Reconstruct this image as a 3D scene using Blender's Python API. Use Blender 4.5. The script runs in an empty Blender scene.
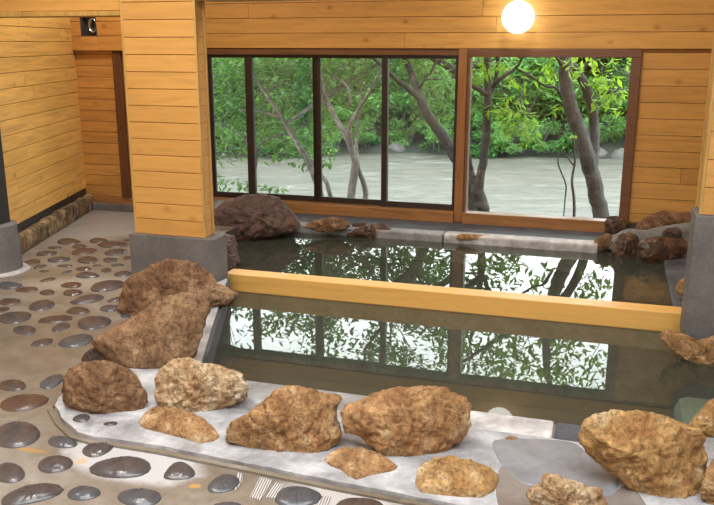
import bpy, bmesh, math, random
from mathutils import Vector, Matrix, noise
from mathutils.geometry import tessellate_polygon
random.seed(7)
SC = bpy.context.scene
COL = SC.collection
PI = math.pi

# ------------------------------------------------------------------ camera and survey frame
F, TH, EYE = 820.0, math.radians(14.36), 1.55
CT, ST = math.cos(TH), math.sin(TH)
cam_d = bpy.data.cameras.new('camera'); cam = bpy.data.objects.new('camera', cam_d); COL.objects.link(cam)
cam.location = (0, 0, EYE); cam.rotation_euler = (PI/2 - TH, 0, 0)
cam_d.sensor_width = 36; cam_d.lens = F/714*36; cam_d.clip_start = .05; cam_d.clip_end = 300
SC.camera = cam

A = math.radians(17.1)                       # the bath house stands turned by this angle
UX, UY, NX, NY = math.cos(A), -math.sin(A), math.sin(A), math.cos(A)
WX, WY = .977, 7.60                          # a point on the window wall
WATER = -.12
RIM = .02

def ray(px, py):
    a = (px-357)/F; b = (252.5-py)/F
    return Vector((a, CT+b*ST, -ST+b*CT))
def G(px, py, z=0.0):                        # survey a point on a level
    d = ray(px, py); return Vector((0, 0, EYE)) + d*((z-EYE)/d.z)
def AT(px, py, Y):                           # survey a point at a forward distance
    d = ray(px, py); return Vector((0, 0, EYE)) + d*(Y/d.y)
def L(s, n, z=0.0):                          # house frame -> world
    return Vector((WX+s*UX+n*NX, WY+s*UY+n*NY, z))
def SN(p):
    x, y = p.x-WX, p.y-WY
    return x*UX+y*UY, x*NX+y*NY

# ------------------------------------------------------------------ materials
def new_mat(name):
    m = bpy.data.materials.new(name); m.use_nodes = True
    nt = m.node_tree; nt.nodes.clear()
    out = nt.nodes.new('ShaderNodeOutputMaterial')
    return m, nt, out
def nd(nt, t, **kw):
    n = nt.nodes.new(t)
    for k, v in kw.items():
        if k.startswith('i_'):
            key = k[2:]
            n.inputs[int(key) if key.isdigit() else key.replace('_', ' ')].default_value = v
        else: setattr(n, k, v)
    return n
def ramp(nt, fac, stops):
    r = nt.nodes.new('ShaderNodeValToRGB'); e = r.color_ramp.elements
    while len(e) < len(stops): e.new(.5)
    for el, (p, c) in zip(e, stops):
        el.position = p; el.color = (*c, 1) if len(c) == 3 else c
    nt.links.new(fac, r.inputs[0]); return r.outputs[0]
def mixc(nt, fac, a, b, mode='MIX'):
    m = nt.nodes.new('ShaderNodeMix'); m.data_type = 'RGBA'; m.blend_type = mode
    for sock, v in ((m.inputs[0], fac), (m.inputs[6], a), (m.inputs[7], b)):
        if hasattr(v, 'links'): nt.links.new(v, sock)
        elif isinstance(v, (int, float)): sock.default_value = v
        else: sock.default_value = (*v, 1)
    return m.outputs[2]
def coords(nt, scale=(1, 1, 1), kind='Object', rot=(0, 0, 0)):
    tc = nt.nodes.new('ShaderNodeTexCoord'); mp = nt.nodes.new('ShaderNodeMapping')
    mp.inputs['Scale'].default_value = scale; mp.inputs['Rotation'].default_value = rot
    nt.links.new(tc.outputs[kind], mp.inputs[0]); return mp.outputs[0]
def noi(nt, vec, scale, detail=6, rough=.6, dist=0):
    n = nd(nt, 'ShaderNodeTexNoise'); n.inputs['Scale'].default_value = scale
    n.inputs['Detail'].default_value = detail; n.inputs['Roughness'].default_value = rough
    n.inputs['Distortion'].default_value = dist
    nt.links.new(vec, n.inputs['Vector']); return n.outputs['Fac']
def bump(nt, h, strength, dist=.02, prev=None):
    b = nd(nt, 'ShaderNodeBump'); b.inputs['Strength'].default_value = strength; b.inputs['Distance'].default_value = dist
    nt.links.new(h, b.inputs['Height'])
    if prev: nt.links.new(prev, b.inputs['Normal'])
    return b.outputs[0]
def principled(nt, out, color, rough=.5, normal=None, spec=.5, coat=0):
    p = nd(nt, 'ShaderNodeBsdfPrincipled')
    for k, v in (('Base Color', color), ('Roughness', rough)):
        if hasattr(v, 'links'): nt.links.new(v, p.inputs[k])
        elif isinstance(v, (int, float)): p.inputs[k].default_value = v
        else: p.inputs[k].default_value = (*v, 1)
    p.inputs['Specular IOR Level'].default_value = spec
    p.inputs['Coat Weight'].default_value = coat
    if normal: nt.links.new(normal, p.inputs['Normal'])
    nt.links.new(p.outputs[0], out.inputs[0]); return p

def wood_mat(name, base, axis='x', vary=.16, knots=True, rough=.5, grain=.25, knot_amt=.75):
    """pine: grain along the board, a tint per board, scattered knots"""
    m, nt, out = new_mat(name)
    geo = nt.nodes.new('ShaderNodeNewGeometry')
    sc = {'x': (1.2, 14, 14), 'y': (14, 1.2, 14), 'z': (14, 14, 1.2)}[axis]
    v = coords(nt, sc)
    off = nd(nt, 'ShaderNodeVectorMath', operation='MULTIPLY_ADD')
    comb = nd(nt, 'ShaderNodeCombineXYZ')
    for i in range(3): nt.links.new(geo.outputs['Random Per Island'], comb.inputs[i])
    off.inputs[1].default_value = (31, 17, 23)
    nt.links.new(comb.outputs[0], off.inputs[0]); nt.links.new(v, off.inputs[2])
    g = noi(nt, off.outputs[0], 1.6, 8, .65, .8)
    dark = tuple(c*(1-grain*1.3) for c in base); lite = tuple(min(1, c*(1+grain*.7)) for c in base)
    c = ramp(nt, g, [(.3, dark), (.52, base), (.75, lite)])
    t = ramp(nt, geo.outputs['Random Per Island'], [(0, (1-vary, 1-vary*1.15, 1-vary*1.4)), (.5, (1, 1, 1)), (1, (1+vary*.4, 1+vary*.5, 1+vary*.7))])
    c = mixc(nt, 1, c, t, 'MULTIPLY')
    if knots:
        ks = {'x': (5.5, 7.5, 7.5), 'y': (7.5, 5.5, 7.5), 'z': (7.5, 7.5, 5.5)}[axis]
        kv = coords(nt, ks)
        vo = nd(nt, 'ShaderNodeTexVoronoi'); vo.inputs['Scale'].default_value = 1
        vo.inputs['Randomness'].default_value = 1
        nt.links.new(kv, vo.inputs['Vector'])
        k = ramp(nt, vo.outputs['Distance'], [(.06, (1, 1, 1)), (.13, (.55, .55, .55)), (.24, (0, 0, 0))])
        sep = nd(nt, 'ShaderNodeSeparateColor'); nt.links.new(vo.outputs['Color'], sep.inputs[0])
        th = nd(nt, 'ShaderNodeMath', operation='GREATER_THAN'); th.inputs[1].default_value = .80
        nt.links.new(sep.outputs[0], th.inputs[0])
        mu = nd(nt, 'ShaderNodeMath', operation='MULTIPLY')
        nt.links.new(k, mu.inputs[0]); nt.links.new(th.outputs[0], mu.inputs[1])
        mu2 = nd(nt, 'ShaderNodeMath', operation='MULTIPLY'); mu2.inputs[1].default_value = knot_amt
        nt.links.new(mu.outputs[0], mu2.inputs[0])
        c = mixc(nt, mu2.outputs[0], c, tuple(x*f for x, f in zip(base, (.42, .34, .25))))
    principled(nt, out, c, rough, bump(nt, g, .08, .01), .4)
    return m

def concrete_mat(name, a, b, rough=(.35, .7), scale=3, bumpy=.25, fine=60):
    m, nt, out = new_mat(name)
    v = coords(nt)
    n1 = noi(nt, v, scale, 8, .65, .3); n2 = noi(nt, v, fine, 4, .6)
    c = ramp(nt, n1, [(.32, a), (.66, b)])
    c2 = ramp(nt, n2, [(.3, (.82, .82, .82)), (.7, (1.08, 1.08, 1.08))])
    c = mixc(nt, 1, c, c2, 'MULTIPLY')
    r = ramp(nt, n1, [(.35, (rough[0],)*3), (.65, (rough[1],)*3)])
    nn = bump(nt, n2, bumpy, .006, bump(nt, n1, bumpy, .02))
    principled(nt, out, c, r, nn, .5)
    return m

def rock_mat(name, c1, c2, c3, pit, rough=.75, wet=0, scale=1.0):
    m, nt, out = new_mat(name)
    v = coords(nt)
    big = noi(nt, v, 4.5*scale, 8, .68, .9); mid = noi(nt, v, 15*scale, 9, .75, .6); fine = noi(nt, v, 70, 7, .75)
    c = ramp(nt, big, [(.36, c1), (.5, c2), (.63, c3)])
    c = mixc(nt, 1, c, ramp(nt, mid, [(.34, (.30, .23, .17)), (.46, (.85, .82, .78)), (.55, (1, 1, 1)), (.68, (1.5, 1.52, 1.55))]), 'MULTIPLY')
    c = mixc(nt, 1, c, ramp(nt, fine, [(.35, (.42, .36, .30)), (.48, (1, 1, 1)), (.68, (1.3, 1.3, 1.3))]), 'MULTIPLY')
    vo = nd(nt, 'ShaderNodeTexVoronoi'); vo.inputs['Scale'].default_value = 46
    nt.links.new(v, vo.inputs['Vector'])
    pm = ramp(nt, vo.outputs['Distance'], [(.10, (1, 1, 1)), (.30, (0, 0, 0))])
    pmask = mixc(nt, 1, pm, ramp(nt, big, [(.46, (0, 0, 0)), (.58, (.8, .8, .8))]), 'MULTIPLY')
    c = mixc(nt, pmask, c, pit)
    nn = bump(nt, mid, .9, .035); nn = bump(nt, fine, .8, .012, nn)
    principled(nt, out, c, rough, nn, .5 if not wet else .6, wet)
    return m

def plain_mat(name, col, rough=.5, spec=.5, metal=0):
    m, nt, out = new_mat(name)
    v = coords(nt); n = noi(nt, v, 20, 4)
    c = ramp(nt, n, [(.3, tuple(x*.85 for x in col)), (.7, tuple(min(1, x*1.12) for x in col))])
    p = principled(nt, out, c, rough, None, spec); p.inputs['Metallic'].default_value = metal
    return m

M = {}
M['pine_left'] = wood_mat('pine_left', (.70, .42, .115), vary=.10, axis='x')
M['pine_pillar'] = wood_mat('pine_pillar', (.55, .285, .075), vary=.09, grain=.14, knot_amt=.4)
M['pine_wall'] = wood_mat('pine_wall', (.57, .295, .072), vary=.12, grain=.18)
M['pine_recess'] = wood_mat('pine_recess', (.50, .24, .06), vary=.12)
M['trim_olive'] = wood_mat('trim_olive', (.50, .30, .085), axis='z', knots=False, grain=.3)
M['beam_wood'] = wood_mat('beam_wood', (.66, .365, .095), vary=.02, grain=.10, rough=.4, knot_amt=.5)
M['frame_wood'] = wood_mat('frame_wood', (.16, .07, .03), vary=.05, knots=False, rough=.4)
M['sill_wood'] = wood_mat('sill_wood', (.31, .14, .045), vary=.05, rough=.4, knot_amt=.5)
M['post_wood'] = wood_mat('post_wood', (.29, .125, .04), axis='z', vary=.05, knots=False, rough=.4)
M['sash'] = plain_mat('sash', (.028, .018, .014), .4)
M['dark_timber'] = plain_mat('dark_timber', (.02, .017, .016), .5)
M['brown_door'] = wood_mat('brown_door', (.12, .045, .016), axis='z', knots=False)
M['base_concrete'] = concrete_mat('base_concrete', (.10, .091, .086), (.165, .152, .146), (.5, .75), 4, .15, 40)
M['coping_pale'] = concrete_mat('coping_pale', (.27, .25, .235), (.66, .63, .60), (.5, .8), 7, .5, 35)
M['coping_dark'] = concrete_mat('coping_dark', (.035, .038, .045), (.10, .103, .112), (.5, .75), 6, .4, 40)
M['coping_grey'] = concrete_mat('coping_grey', (.16, .155, .15), (.36, .35, .34), (.4, .7), 6, .3, 40)
M['rim'] = concrete_mat('rim', (.19, .185, .187), (.52, .512, .522), (.4, .8), 5.0, .7, 34)
M['basin'] = concrete_mat('basin', (.055, .052, .042), (.10, .092, .072), (.4, .7), 3, .3, 30)
M['basin_step'] = concrete_mat('basin_step', (.40, .46, .39), (.55, .60, .52), (.4, .7), 3, .3, 30)
M['rock_smooth'] = rock_mat('rock_smooth', (.22, .115, .055), (.34, .195, .095), (.45, .30, .17), (.10, .05, .025))
M['kerb_stone'] = rock_mat('kerb_stone', (.035, .024, .014), (.22, .145, .07), (.46, .33, .17), (.02, .016, .012), .8, scale=1.6)
M['rock_tan'] = rock_mat('rock_tan', (.29, .13, .045), (.50, .28, .115), (.66, .49, .30), (.07, .03, .015))
M['rock_brown'] = rock_mat('rock_brown', (.15, .068, .028), (.28, .15, .068), (.42, .27, .145), (.045, .02, .01))
M['rock_pale'] = rock_mat('rock_pale', (.40, .21, .09), (.63, .45, .26), (.82, .72, .58), (.09, .045, .02))
M['rock_gold'] = rock_mat('rock_gold', (.36, .17, .05), (.56, .33, .12), (.74, .56, .34), (.08, .04, .02))
M['rock_dark'] = rock_mat('rock_dark', (.065, .036, .028), (.12, .07, .055), (.20, .115, .08), (.02, .012, .01), .5)
M['rock_wet'] = rock_mat('rock_wet', (.035, .016, .008), (.11, .045, .016), (.27, .13, .05), (.012, .007, .004), .3, .5)
M['rock_pink'] = rock_mat('rock_pink', (.14, .09, .085), (.24, .16, .15), (.34, .25, .23), (.05, .03, .03))
M['mortar'] = concrete_mat('mortar', (.13, .12, .105), (.26, .25, .225), (.3, .6), 6, .4, 40)

def pebble_mat(name, a, b, rough):
    m, nt, out = new_mat(name)
    v = coords(nt); n = noi(nt, v, 7, 6, .6, .4); f = noi(nt, v, 160, 3, .6)
    c = ramp(nt, n, [(.3, a), (.7, b)])
    c = mixc(nt, 1, c, ramp(nt, f, [(.3, (.8, .8, .8)), (.7, (1.15, 1.15, 1.15))]), 'MULTIPLY')
    principled(nt, out, c, rough, bump(nt, f, .18, .003), .55)
    return m
M['peb_grey'] = pebble_mat('peb_grey', (.042, .036, .035), (.095, .083, .083), .24)
M['peb_brown'] = pebble_mat('peb_brown', (.050, .035, .028), (.095, .070, .058), .22)
M['peb_blue'] = pebble_mat('peb_blue', (.042, .043, .048), (.095, .097, .107), .26)
M['peb_red'] = pebble_mat('peb_red', (.065, .037, .028), (.11, .065, .05), .24)

def floor_mat():
    m, nt, out = new_mat('wet_cement')
    v = coords(nt)
    n1 = noi(nt, v, 1.3, 8, .65, .5); n2 = noi(nt, v, 11, 6, .7, .3); n3 = noi(nt, v, 90, 3, .6)
    c = ramp(nt, n1, [(.33, (.135, .108, .080)), (.52, (.195, .162, .125)), (.68, (.27, .245, .21))])
    c = mixc(nt, 1, c, ramp(nt, n2, [(.3, (.78, .76, .74)), (.7, (1.15, 1.15, 1.16))]), 'MULTIPLY')
    c = mixc(nt, 1, c, ramp(nt, n3, [(.3, (.88, .88, .88)), (.7, (1.08, 1.08, 1.08))]), 'MULTIPLY')
    tc = nt.nodes.new('ShaderNodeTexCoord')
    def patch(center, sx, sy, rz, col, c, hard=(.72, 1.0), amt=1.0):
        mp = nd(nt, 'ShaderNodeMapping'); mp.vector_type = 'TEXTURE'
        mp.inputs['Location'].default_value = center; mp.inputs['Rotation'].default_value = (0, 0, rz)
        mp.inputs['Scale'].default_value = (sx, sy, 1)
        nt.links.new(tc.outputs['Object'], mp.inputs[0])
        ln = nd(nt, 'ShaderNodeVectorMath', operation='LENGTH'); nt.links.new(mp.outputs[0], ln.inputs[0])
        ad = nd(nt, 'ShaderNodeMath', operation='MULTIPLY_ADD'); ad.inputs[1].default_value = .6; 
        sb = nd(nt, 'ShaderNodeMath', operation='SUBTRACT'); sb.inputs[1].default_value = .5
        nt.links.new(n2, sb.inputs[0]); nt.links.new(sb.outputs[0], ad.inputs[0]); nt.links.new(ln.outputs['Value'], ad.inputs[2])
        k = ramp(nt, ad.outputs[0], [(hard[0], (amt,)*3), (hard[1], (0, 0, 0))])
        return mixc(nt, k, c, col)
    def gp(px, py): return tuple(G(px, py))
    c = patch(gp(132, 460), .34, .17, -.42, (.42, .41, .41), c, (.75, 1.0))       # pale cement smear round the big stone
    c = patch(gp(345, 499), .30, .10, -.35, (.44, .42, .40), c, (.5, 1.0), .8)
    c = patch(gp(75, 283), .75, .22, .1, (.33, .295, .25), c, (.3, 1.0), .7)
    c = patch(gp(105, 225), .55, .9, 0, (.25, .235, .22), c, (.5, 1.1), .9)
    c = patch(gp(30, 450), .10, .018, -.25, (.36, .20, .05), c, (.5, 1.0), .8)    # rusty streaks
    c = patch(gp(195, 486), .03, .02, 0, (.46, .26, .07), c, (.5, 1.0), .8)
    c = patch(gp(81, 461), .03, .03, 0, (.50, .32, .12), c, (.5, 1.0), .6)
    r = ramp(nt, n1, [(.35, (.24,)*3), (.65, (.50,)*3)])
    nn = bump(nt, n2, .25, .012, bump(nt, n3, .25, .003))
    principled(nt, out, c, r, nn, .5)
    return m
M['floor'] = floor_mat()

def water_mat(name, tint, murk, murk_amt, bump_s):
    m, nt, out = new_mat(name)
    v = coords(nt); n = noi(nt, v, 2.2, 2, .5)
    nn = bump(nt, n, bump_s, .02)
    fr = nd(nt, 'ShaderNodeFresnel'); fr.inputs['IOR'].default_value = 1.333; nt.links.new(nn, fr.inputs['Normal'])
    tr = nd(nt, 'ShaderNodeBsdfTransparent'); tr.inputs[0].default_value = (*tint, 1)
    df = nd(nt, 'ShaderNodeBsdfDiffuse'); df.inputs[0].default_value = (*murk, 1)
    a = nd(nt, 'ShaderNodeMixShader'); a.inputs[0].default_value = murk_amt
    nt.links.new(tr.outputs[0], a.inputs[1]); nt.links.new(df.outputs[0], a.inputs[2])
    gl = nd(nt, 'ShaderNodeBsdfGlossy'); gl.inputs['Roughness'].default_value = 0.0; gl.inputs[0].default_value = (1, 1, 1, 1)
    nt.links.new(nn, gl.inputs['Normal'])
    b = nd(nt, 'ShaderNodeMixShader'); nt.links.new(fr.outputs[0], b.inputs[0])
    nt.links.new(a.outputs[0], b.inputs[1]); nt.links.new(gl.outputs[0], b.inputs[2])
    nt.links.new(b.outputs[0], out.inputs[0]); return m
M['bath_water'] = water_mat('bath_water', (.72, .76, .66), (.115, .125, .092), .28, .012)

def glass_mat(name, haze):
    m, nt, out = new_mat(name)
    fr = nd(nt, 'ShaderNodeFresnel'); fr.inputs['IOR'].default_value = 1.45
    tr = nd(nt, 'ShaderNodeBsdfTransparent'); tr.inputs[0].default_value = (.95, .97, .96, 1)
    tl = nd(nt, 'ShaderNodeBsdfTranslucent'); tl.inputs[0].default_value = (.85, .92, .9, 1)
    v = coords(nt); n = noi(nt, v, 2.0, 4, .6)
    k = ramp(nt, n, [(.3, (haze*.6,)*3), (.7, (haze*1.4,)*3)])
    a = nd(nt, 'ShaderNodeMixShader'); nt.links.new(k, a.inputs[0])
    nt.links.new(tr.outputs[0], a.inputs[1]); nt.links.new(tl.outputs[0], a.inputs[2])
    gl = nd(nt, 'ShaderNodeBsdfGlossy'); gl.inputs['Roughness'].default_value = 0
    b = nd(nt, 'ShaderNodeMixShader'); nt.links.new(fr.outputs[0], b.inputs[0])
    nt.links.new(a.outputs[0], b.inputs[1]); nt.links.new(gl.outputs[0], b.inputs[2])
    nt.links.new(b.outputs[0], out.inputs[0]); return m
M['glass_misty'] = glass_mat('glass_misty', .008)
M['glass_clear'] = glass_mat('glass_clear', .0)

def leaf_mat(name, a, b, trans=.45):
    m, nt, out = new_mat(name)
    geo = nt.nodes.new('ShaderNodeNewGeometry')
    c = ramp(nt, geo.outputs['Random Per Island'], [(0, a), (1, b)])
    d = nd(nt, 'ShaderNodeBsdfPrincipled'); d.inputs['Roughness'].default_value = .5
    d.inputs['Specular IOR Level'].default_value = .25
    t = nd(nt, 'ShaderNodeBsdfTranslucent')
    nt.links.new(c, d.inputs['Base Color'])
    c2 = mixc(nt, 1, c, (1.2, 1.3, .6), 'MULTIPLY'); nt.links.new(c2, t.inputs[0])
    x = nd(nt, 'ShaderNodeMixShader'); x.inputs[0].default_value = trans
    nt.links.new(d.outputs[0], x.inputs[1]); nt.links.new(t.outputs[0], x.inputs[2])
    nt.links.new(x.outputs[0], out.inputs[0]); return m
M['leaf_maple'] = leaf_mat('leaf_maple', (.05, .135, .03), (.13, .27, .065))
M['leaf_bright'] = leaf_mat('leaf_bright', (.13, .25, .025), (.25, .40, .055))
M['leaf_bank'] = leaf_mat('leaf_bank', (.028, .10, .024), (.09, .225, .055))
M['leaf_deep'] = leaf_mat('leaf_deep', (.014, .050, .018), (.04, .105, .035))
M['leaf_fresh'] = leaf_mat('leaf_fresh', (.06, .17, .035), (.15, .31, .08))

def bark_mat(name, a, b):
    m, nt, out = new_mat(name)
    v = coords(nt, (1, 1, .25)); n = noi(nt, v, 30, 8, .75, .8); n2 = noi(nt, coords(nt), 7, 7, .7)
    c = ramp(nt, n, [(.3, a), (.7, b)])
    c = mixc(nt, ramp(nt, n2, [(.5, (0, 0, 0)), (.68, (.75, .75, .75))]), c, tuple(x*1.8 for x in b))
    principled(nt, out, c, .85, bump(nt, n, .6, .03)); return m
M['bark_dark'] = bark_mat('bark_dark', (.010, .009, .008), (.052, .047, .044))
M['bark_grey'] = bark_mat('bark_grey', (.055, .05, .045), (.17, .155, .145))

def river_mat():
    m, nt, out = new_mat('river')
    v = coords(nt, (.55, 1.6, 1)); n = noi(nt, v, 1.7, 8, .65, 1.2)
    c = ramp(nt, n, [(.34, (.036, .035, .025)), (.50, (.060, .058, .044)), (.61, (.080, .079, .066)), (.70, (.20, .205, .195))])
    principled(nt, out, c, .45, bump(nt, n, .8, .15), .35); return m
M['river'] = river_mat()
M['earth'] = concrete_mat('earth', (.004, .006, .003), (.013, .016, .007), (.8, .9), 2, .5, 20)
M['gravel'] = concrete_mat('gravel', (.04, .035, .03), (.075, .07, .065), (.8, .9), 2, .6, 25)
M['steel'] = plain_mat('steel', (.55, .58, .62), .22, .5, 1)
M['duct_dark'] = plain_mat('duct_dark', (.05, .05, .055), .5)
M['ceil'] = wood_mat('ceil', (.42, .21, .06), vary=.1)

def lamp_mat():
    m, nt, out = new_mat('lit_globe')
    e = nd(nt, 'ShaderNodeEmission'); e.inputs[0].default_value = (1, .98, .88, 1); e.inputs[1].default_value = 6.0
    nt.links.new(e.outputs[0], out.inputs[0]); return m
M['lamp'] = lamp_mat()

def stripe_mat():
    m, nt, out = new_mat('striped_piece')
    v = coords(nt); w = nd(nt, 'ShaderNodeTexWave'); w.inputs['Scale'].default_value = 34
    w.bands_direction = 'X'; nt.links.new(v, w.inputs['Vector'])
    c = ramp(nt, w.outputs['Fac'], [(.40, (.17, .145, .12)), (.72, (.50, .49, .48))])
    principled(nt, out, c, .5, bump(nt, w.outputs['Fac'], .4, .003)); return m
M['piece'] = stripe_mat()

# ------------------------------------------------------------------ object helpers
def link(o): COL.objects.link(o); return o
def tag(o, label=None, cat=None, group=None, kind=None):
    if label: o['label'] = label
    if cat: o['category'] = cat
    if group: o['group'] = group
    if kind: o['kind'] = kind
    return o
def mesh_obj(name, verts, faces, mat, loc=(0, 0, 0), rotz=0, parent=None, smooth=False, bev=0, flat_limit=None):
    me = bpy.data.meshes.new(name); me.from_pydata([tuple(v) for v in verts], [], faces); me.update()
    bm = bmesh.new(); bm.from_mesh(me); bmesh.ops.recalc_face_normals(bm, faces=bm.faces); bm.to_mesh(me); bm.free()
    me.materials.append(mat)
    if smooth:
        for p in me.polygons: p.use_smooth = True
    o = bpy.data.objects.new(name, me); link(o)
    if parent is not None: o.parent = parent
    else: o.location = loc; o.rotation_euler = (0, 0, rotz)
    if bev:
        b = o.modifiers.new('bevel', 'BEVEL'); b.width = bev; b.segments = 2; b.limit_method = 'ANGLE'
    return o
class MB:
    def __init__(s): s.v, s.f = [], []
    def add(s, v, f):
        k = len(s.v); s.v += [tuple(x) for x in v]; s.f += [tuple(i+k for i in q) for q in f]
    def box(s, a0, a1, b0, b1, c0, c1):
        s.add([(a0, b0, c0), (a1, b0, c0), (a1, b1, c0), (a0, b1, c0), (a0, b0, c1), (a1, b0, c1), (a1, b1, c1), (a0, b1, c1)],
              [(0, 3, 2, 1), (4, 5, 6, 7), (0, 1, 5, 4), (1, 2, 6, 5), (2, 3, 7, 6), (3, 0, 4, 7)])
    def cyl(s, p0, p1, r0, r1=None, n=24, caps=True):
        r1 = r0 if r1 is None else r1
        p0, p1 = Vector(p0), Vector(p1); d = (p1-p0).normalized()
        x = d.orthogonal().normalized(); y = d.cross(x)
        vs = [p0+(x*math.cos(2*PI*i/n)+y*math.sin(2*PI*i/n))*r0 for i in range(n)] + [p1+(x*math.cos(2*PI*i/n)+y*math.sin(2*PI*i/n))*r1 for i in range(n)]
        fs = [(i, (i+1) % n, n+(i+1) % n, n+i) for i in range(n)]
        if caps: fs += [tuple(range(n-1, -1, -1)), tuple(range(n, 2*n))]
        s.add(vs, fs)
    def tube(s, pts, radii, n=8):
        pts = [Vector(p) for p in pts]; rings = []
        x = None
        for i, p in enumerate(pts):
            d = (pts[min(i+1, len(pts)-1)]-pts[max(i-1, 0)]).normalized()
            x = (x-d*x.dot(d)) if x is not None else d.orthogonal()
            if x.length < 1e-5: x = d.orthogonal()
            x.normalize(); y = d.cross(x)
            rings.append([p+(x*math.cos(2*PI*k/n)+y*math.sin(2*PI*k/n))*radii[i] for k in range(n)])
        vs = [q for r in rings for q in r]
        fs = [(i*n+k, i*n+(k+1) % n, (i+1)*n+(k+1) % n, (i+1)*n+k) for i in range(len(pts)-1) for k in range(n)]
        fs += [tuple(range(n-1, -1, -1)), tuple(range((len(pts)-1)*n, len(pts)*n))]
        s.add(vs, fs)
    def build(s, name, mat, o=(0, 0, 0), frame=True, parent=None, smooth=False, bev=0):
        """verts are in house coordinates (s,n,z) when frame; o is the thing's base in the same coordinates"""
        if parent is not None and 'o' in parent: o = tuple(parent['o'])
        vs = [(v[0]-o[0], v[1]-o[1], v[2]-o[2]) for v in s.v]
        if parent is not None: return mesh_obj(name, vs, s.f, mat, parent=parent, smooth=smooth, bev=bev)
        if frame: return mesh_obj(name, vs, s.f, mat, L(*o), -A, smooth=smooth, bev=bev)
        return mesh_obj(name, vs, s.f, mat, o, 0, smooth=smooth, bev=bev)
def house_empty(name, s, n, z):
    e = link(bpy.data.objects.new(name, None)); e.location = L(s, n, z); e.rotation_euler = (0, 0, -A)
    e.empty_display_size = .1; ORI[e.name] = (s, n, z); return e
def world_empty(name, p):
    e = link(bpy.data.objects.new(name, None)); e.location = p; e.empty_display_size = .1; ORI[e.name] = tuple(p); return e
ORI = {}
def part(mb, name, mat, par, smooth=False, bev=0):
    o = ORI[par.name]
    vs = [(v[0]-o[0], v[1]-o[1], v[2]-o[2]) for v in mb.v]
    return mesh_obj(name, vs, mb.f, mat, parent=par, smooth=smooth, bev=bev)
def reg(o, org): ORI[o.name] = org; return o

def planks(mb, a0, a1, b0, b1, z0, z1, step, phase=0.0, seams=(2.2, 3.6), gap=.005, axis='x', rng=None):
    """a run of boards, each its own bevelled box with a thin gap; axis x: boards run along a, axis y: along b"""
    rng = rng or random.Random(3)
    z = z0 - ((z0-phase) % step); 
    while z < z1-.004:
        lo, hi = max(z+gap/2, z0), min(z+step-gap/2, z1)
        if hi-lo > .008:
            p = (a0 if axis == 'x' else b0); end = (a1 if axis == 'x' else b1)
            first = rng.uniform(.4, seams[1])
            q = p+first
            while True:
                e = min(q, end)
                if end-e < .3: e = end
                if axis == 'x': mb.box(p+.001, e-.001, b0, b1, lo, hi)
                else: mb.box(a0, a1, p+.001, e-.001, lo, hi)
                if e >= end: break
                p = e; q = e+rng.uniform(*seams)
        z += step

# ------------------------------------------------------------------ the shell of the bath house
def poly_floor():
    # the floor, with the pools cut out of it
    outer = [(-6.2, -10.6), (4.3, -10.6), (4.3, .06), (-6.2, .06)]
    hole = [(-1.74, 0), (-1.74, -2.62), (-1.135, -2.62), (-.495, -4.3), (3.0, -4.3), (3.0, -2.62), (2.5, -2.62), (2.5, 0)]
    pts = [L(s, n, 0) for s, n in outer]+[L(s, n, 0) for s, n in hole]
    tris = tessellate_polygon([[L(s, n, 0) for s, n in outer], [L(s, n, 0) for s, n in hole]])
    o = mesh_obj('floor', pts, [tuple(t) for t in tris], M['floor']); tag(o, kind='structure')
    for p in o.data.polygons:
        if p.normal.z < 0: p.flip()
    # basin below
    b = MB(); zb = -.62
    hv = [(s, n, 0.0) for s, n in hole]+[(s, n, zb) for s, n in hole]; k = len(hole)
    b.add(hv, [(i, (i+1) % k, k+(i+1) % k, k+i) for i in range(k)])
    t2 = tessellate_polygon([[Vector((s, n, zb)) for s, n in hole]])
    b.add([(s, n, zb) for s, n in hole], [tuple(t) for t in t2])
    tag(b.build('pool_basin', M['basin']), kind='structure')
    st = MB(); st.box(1.74, 2.99, -4.29, -3.05, zb, -.30)
    tag(st.build('pool_step', M['basin_step'], bev=.07), kind='structure')
poly_floor()

# partition between the pools, under the wooden rail
b = MB(); b.box(-1.185, 2.99, -2.575, -2.455, -.62, -.128)
tag(b.build('pool_partition', M['coping_grey'], bev=.008), kind='structure')
# ledge beneath the windows
b = MB(); b.box(1.77, 2.49, -2.40, -.62, -.61, -.098); tag(b.build('pool_side_ledge', M['coping_dark'], bev=.01), kind='structure')
b = MB(); b.box(-1.74, 2.49, -.598, .02, -.61, -.095)
tag(b.build('window_ledge', M['coping_dark'], bev=.008), kind='structure')
# kerb stones along the back edge of the far pool
b = MB(); b.box(-1.73, -.02, -.755, -.60, -.30, -.055)
tag(b.build('kerb_stone', M['coping_grey'], (-.87, -.68, -.30), bev=.012), 'grey kerb stone under the sliding windows at the far pool edge', 'kerb')
b = MB(); b.box(-.01, 1.27, -.755, -.60, -.30, -.050)
tag(b.build('kerb_stone', M['coping_pale'], (.63, -.68, -.30), bev=.014), 'pale weathered kerb stone along the far pool edge under the fixed window', 'kerb')

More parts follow.
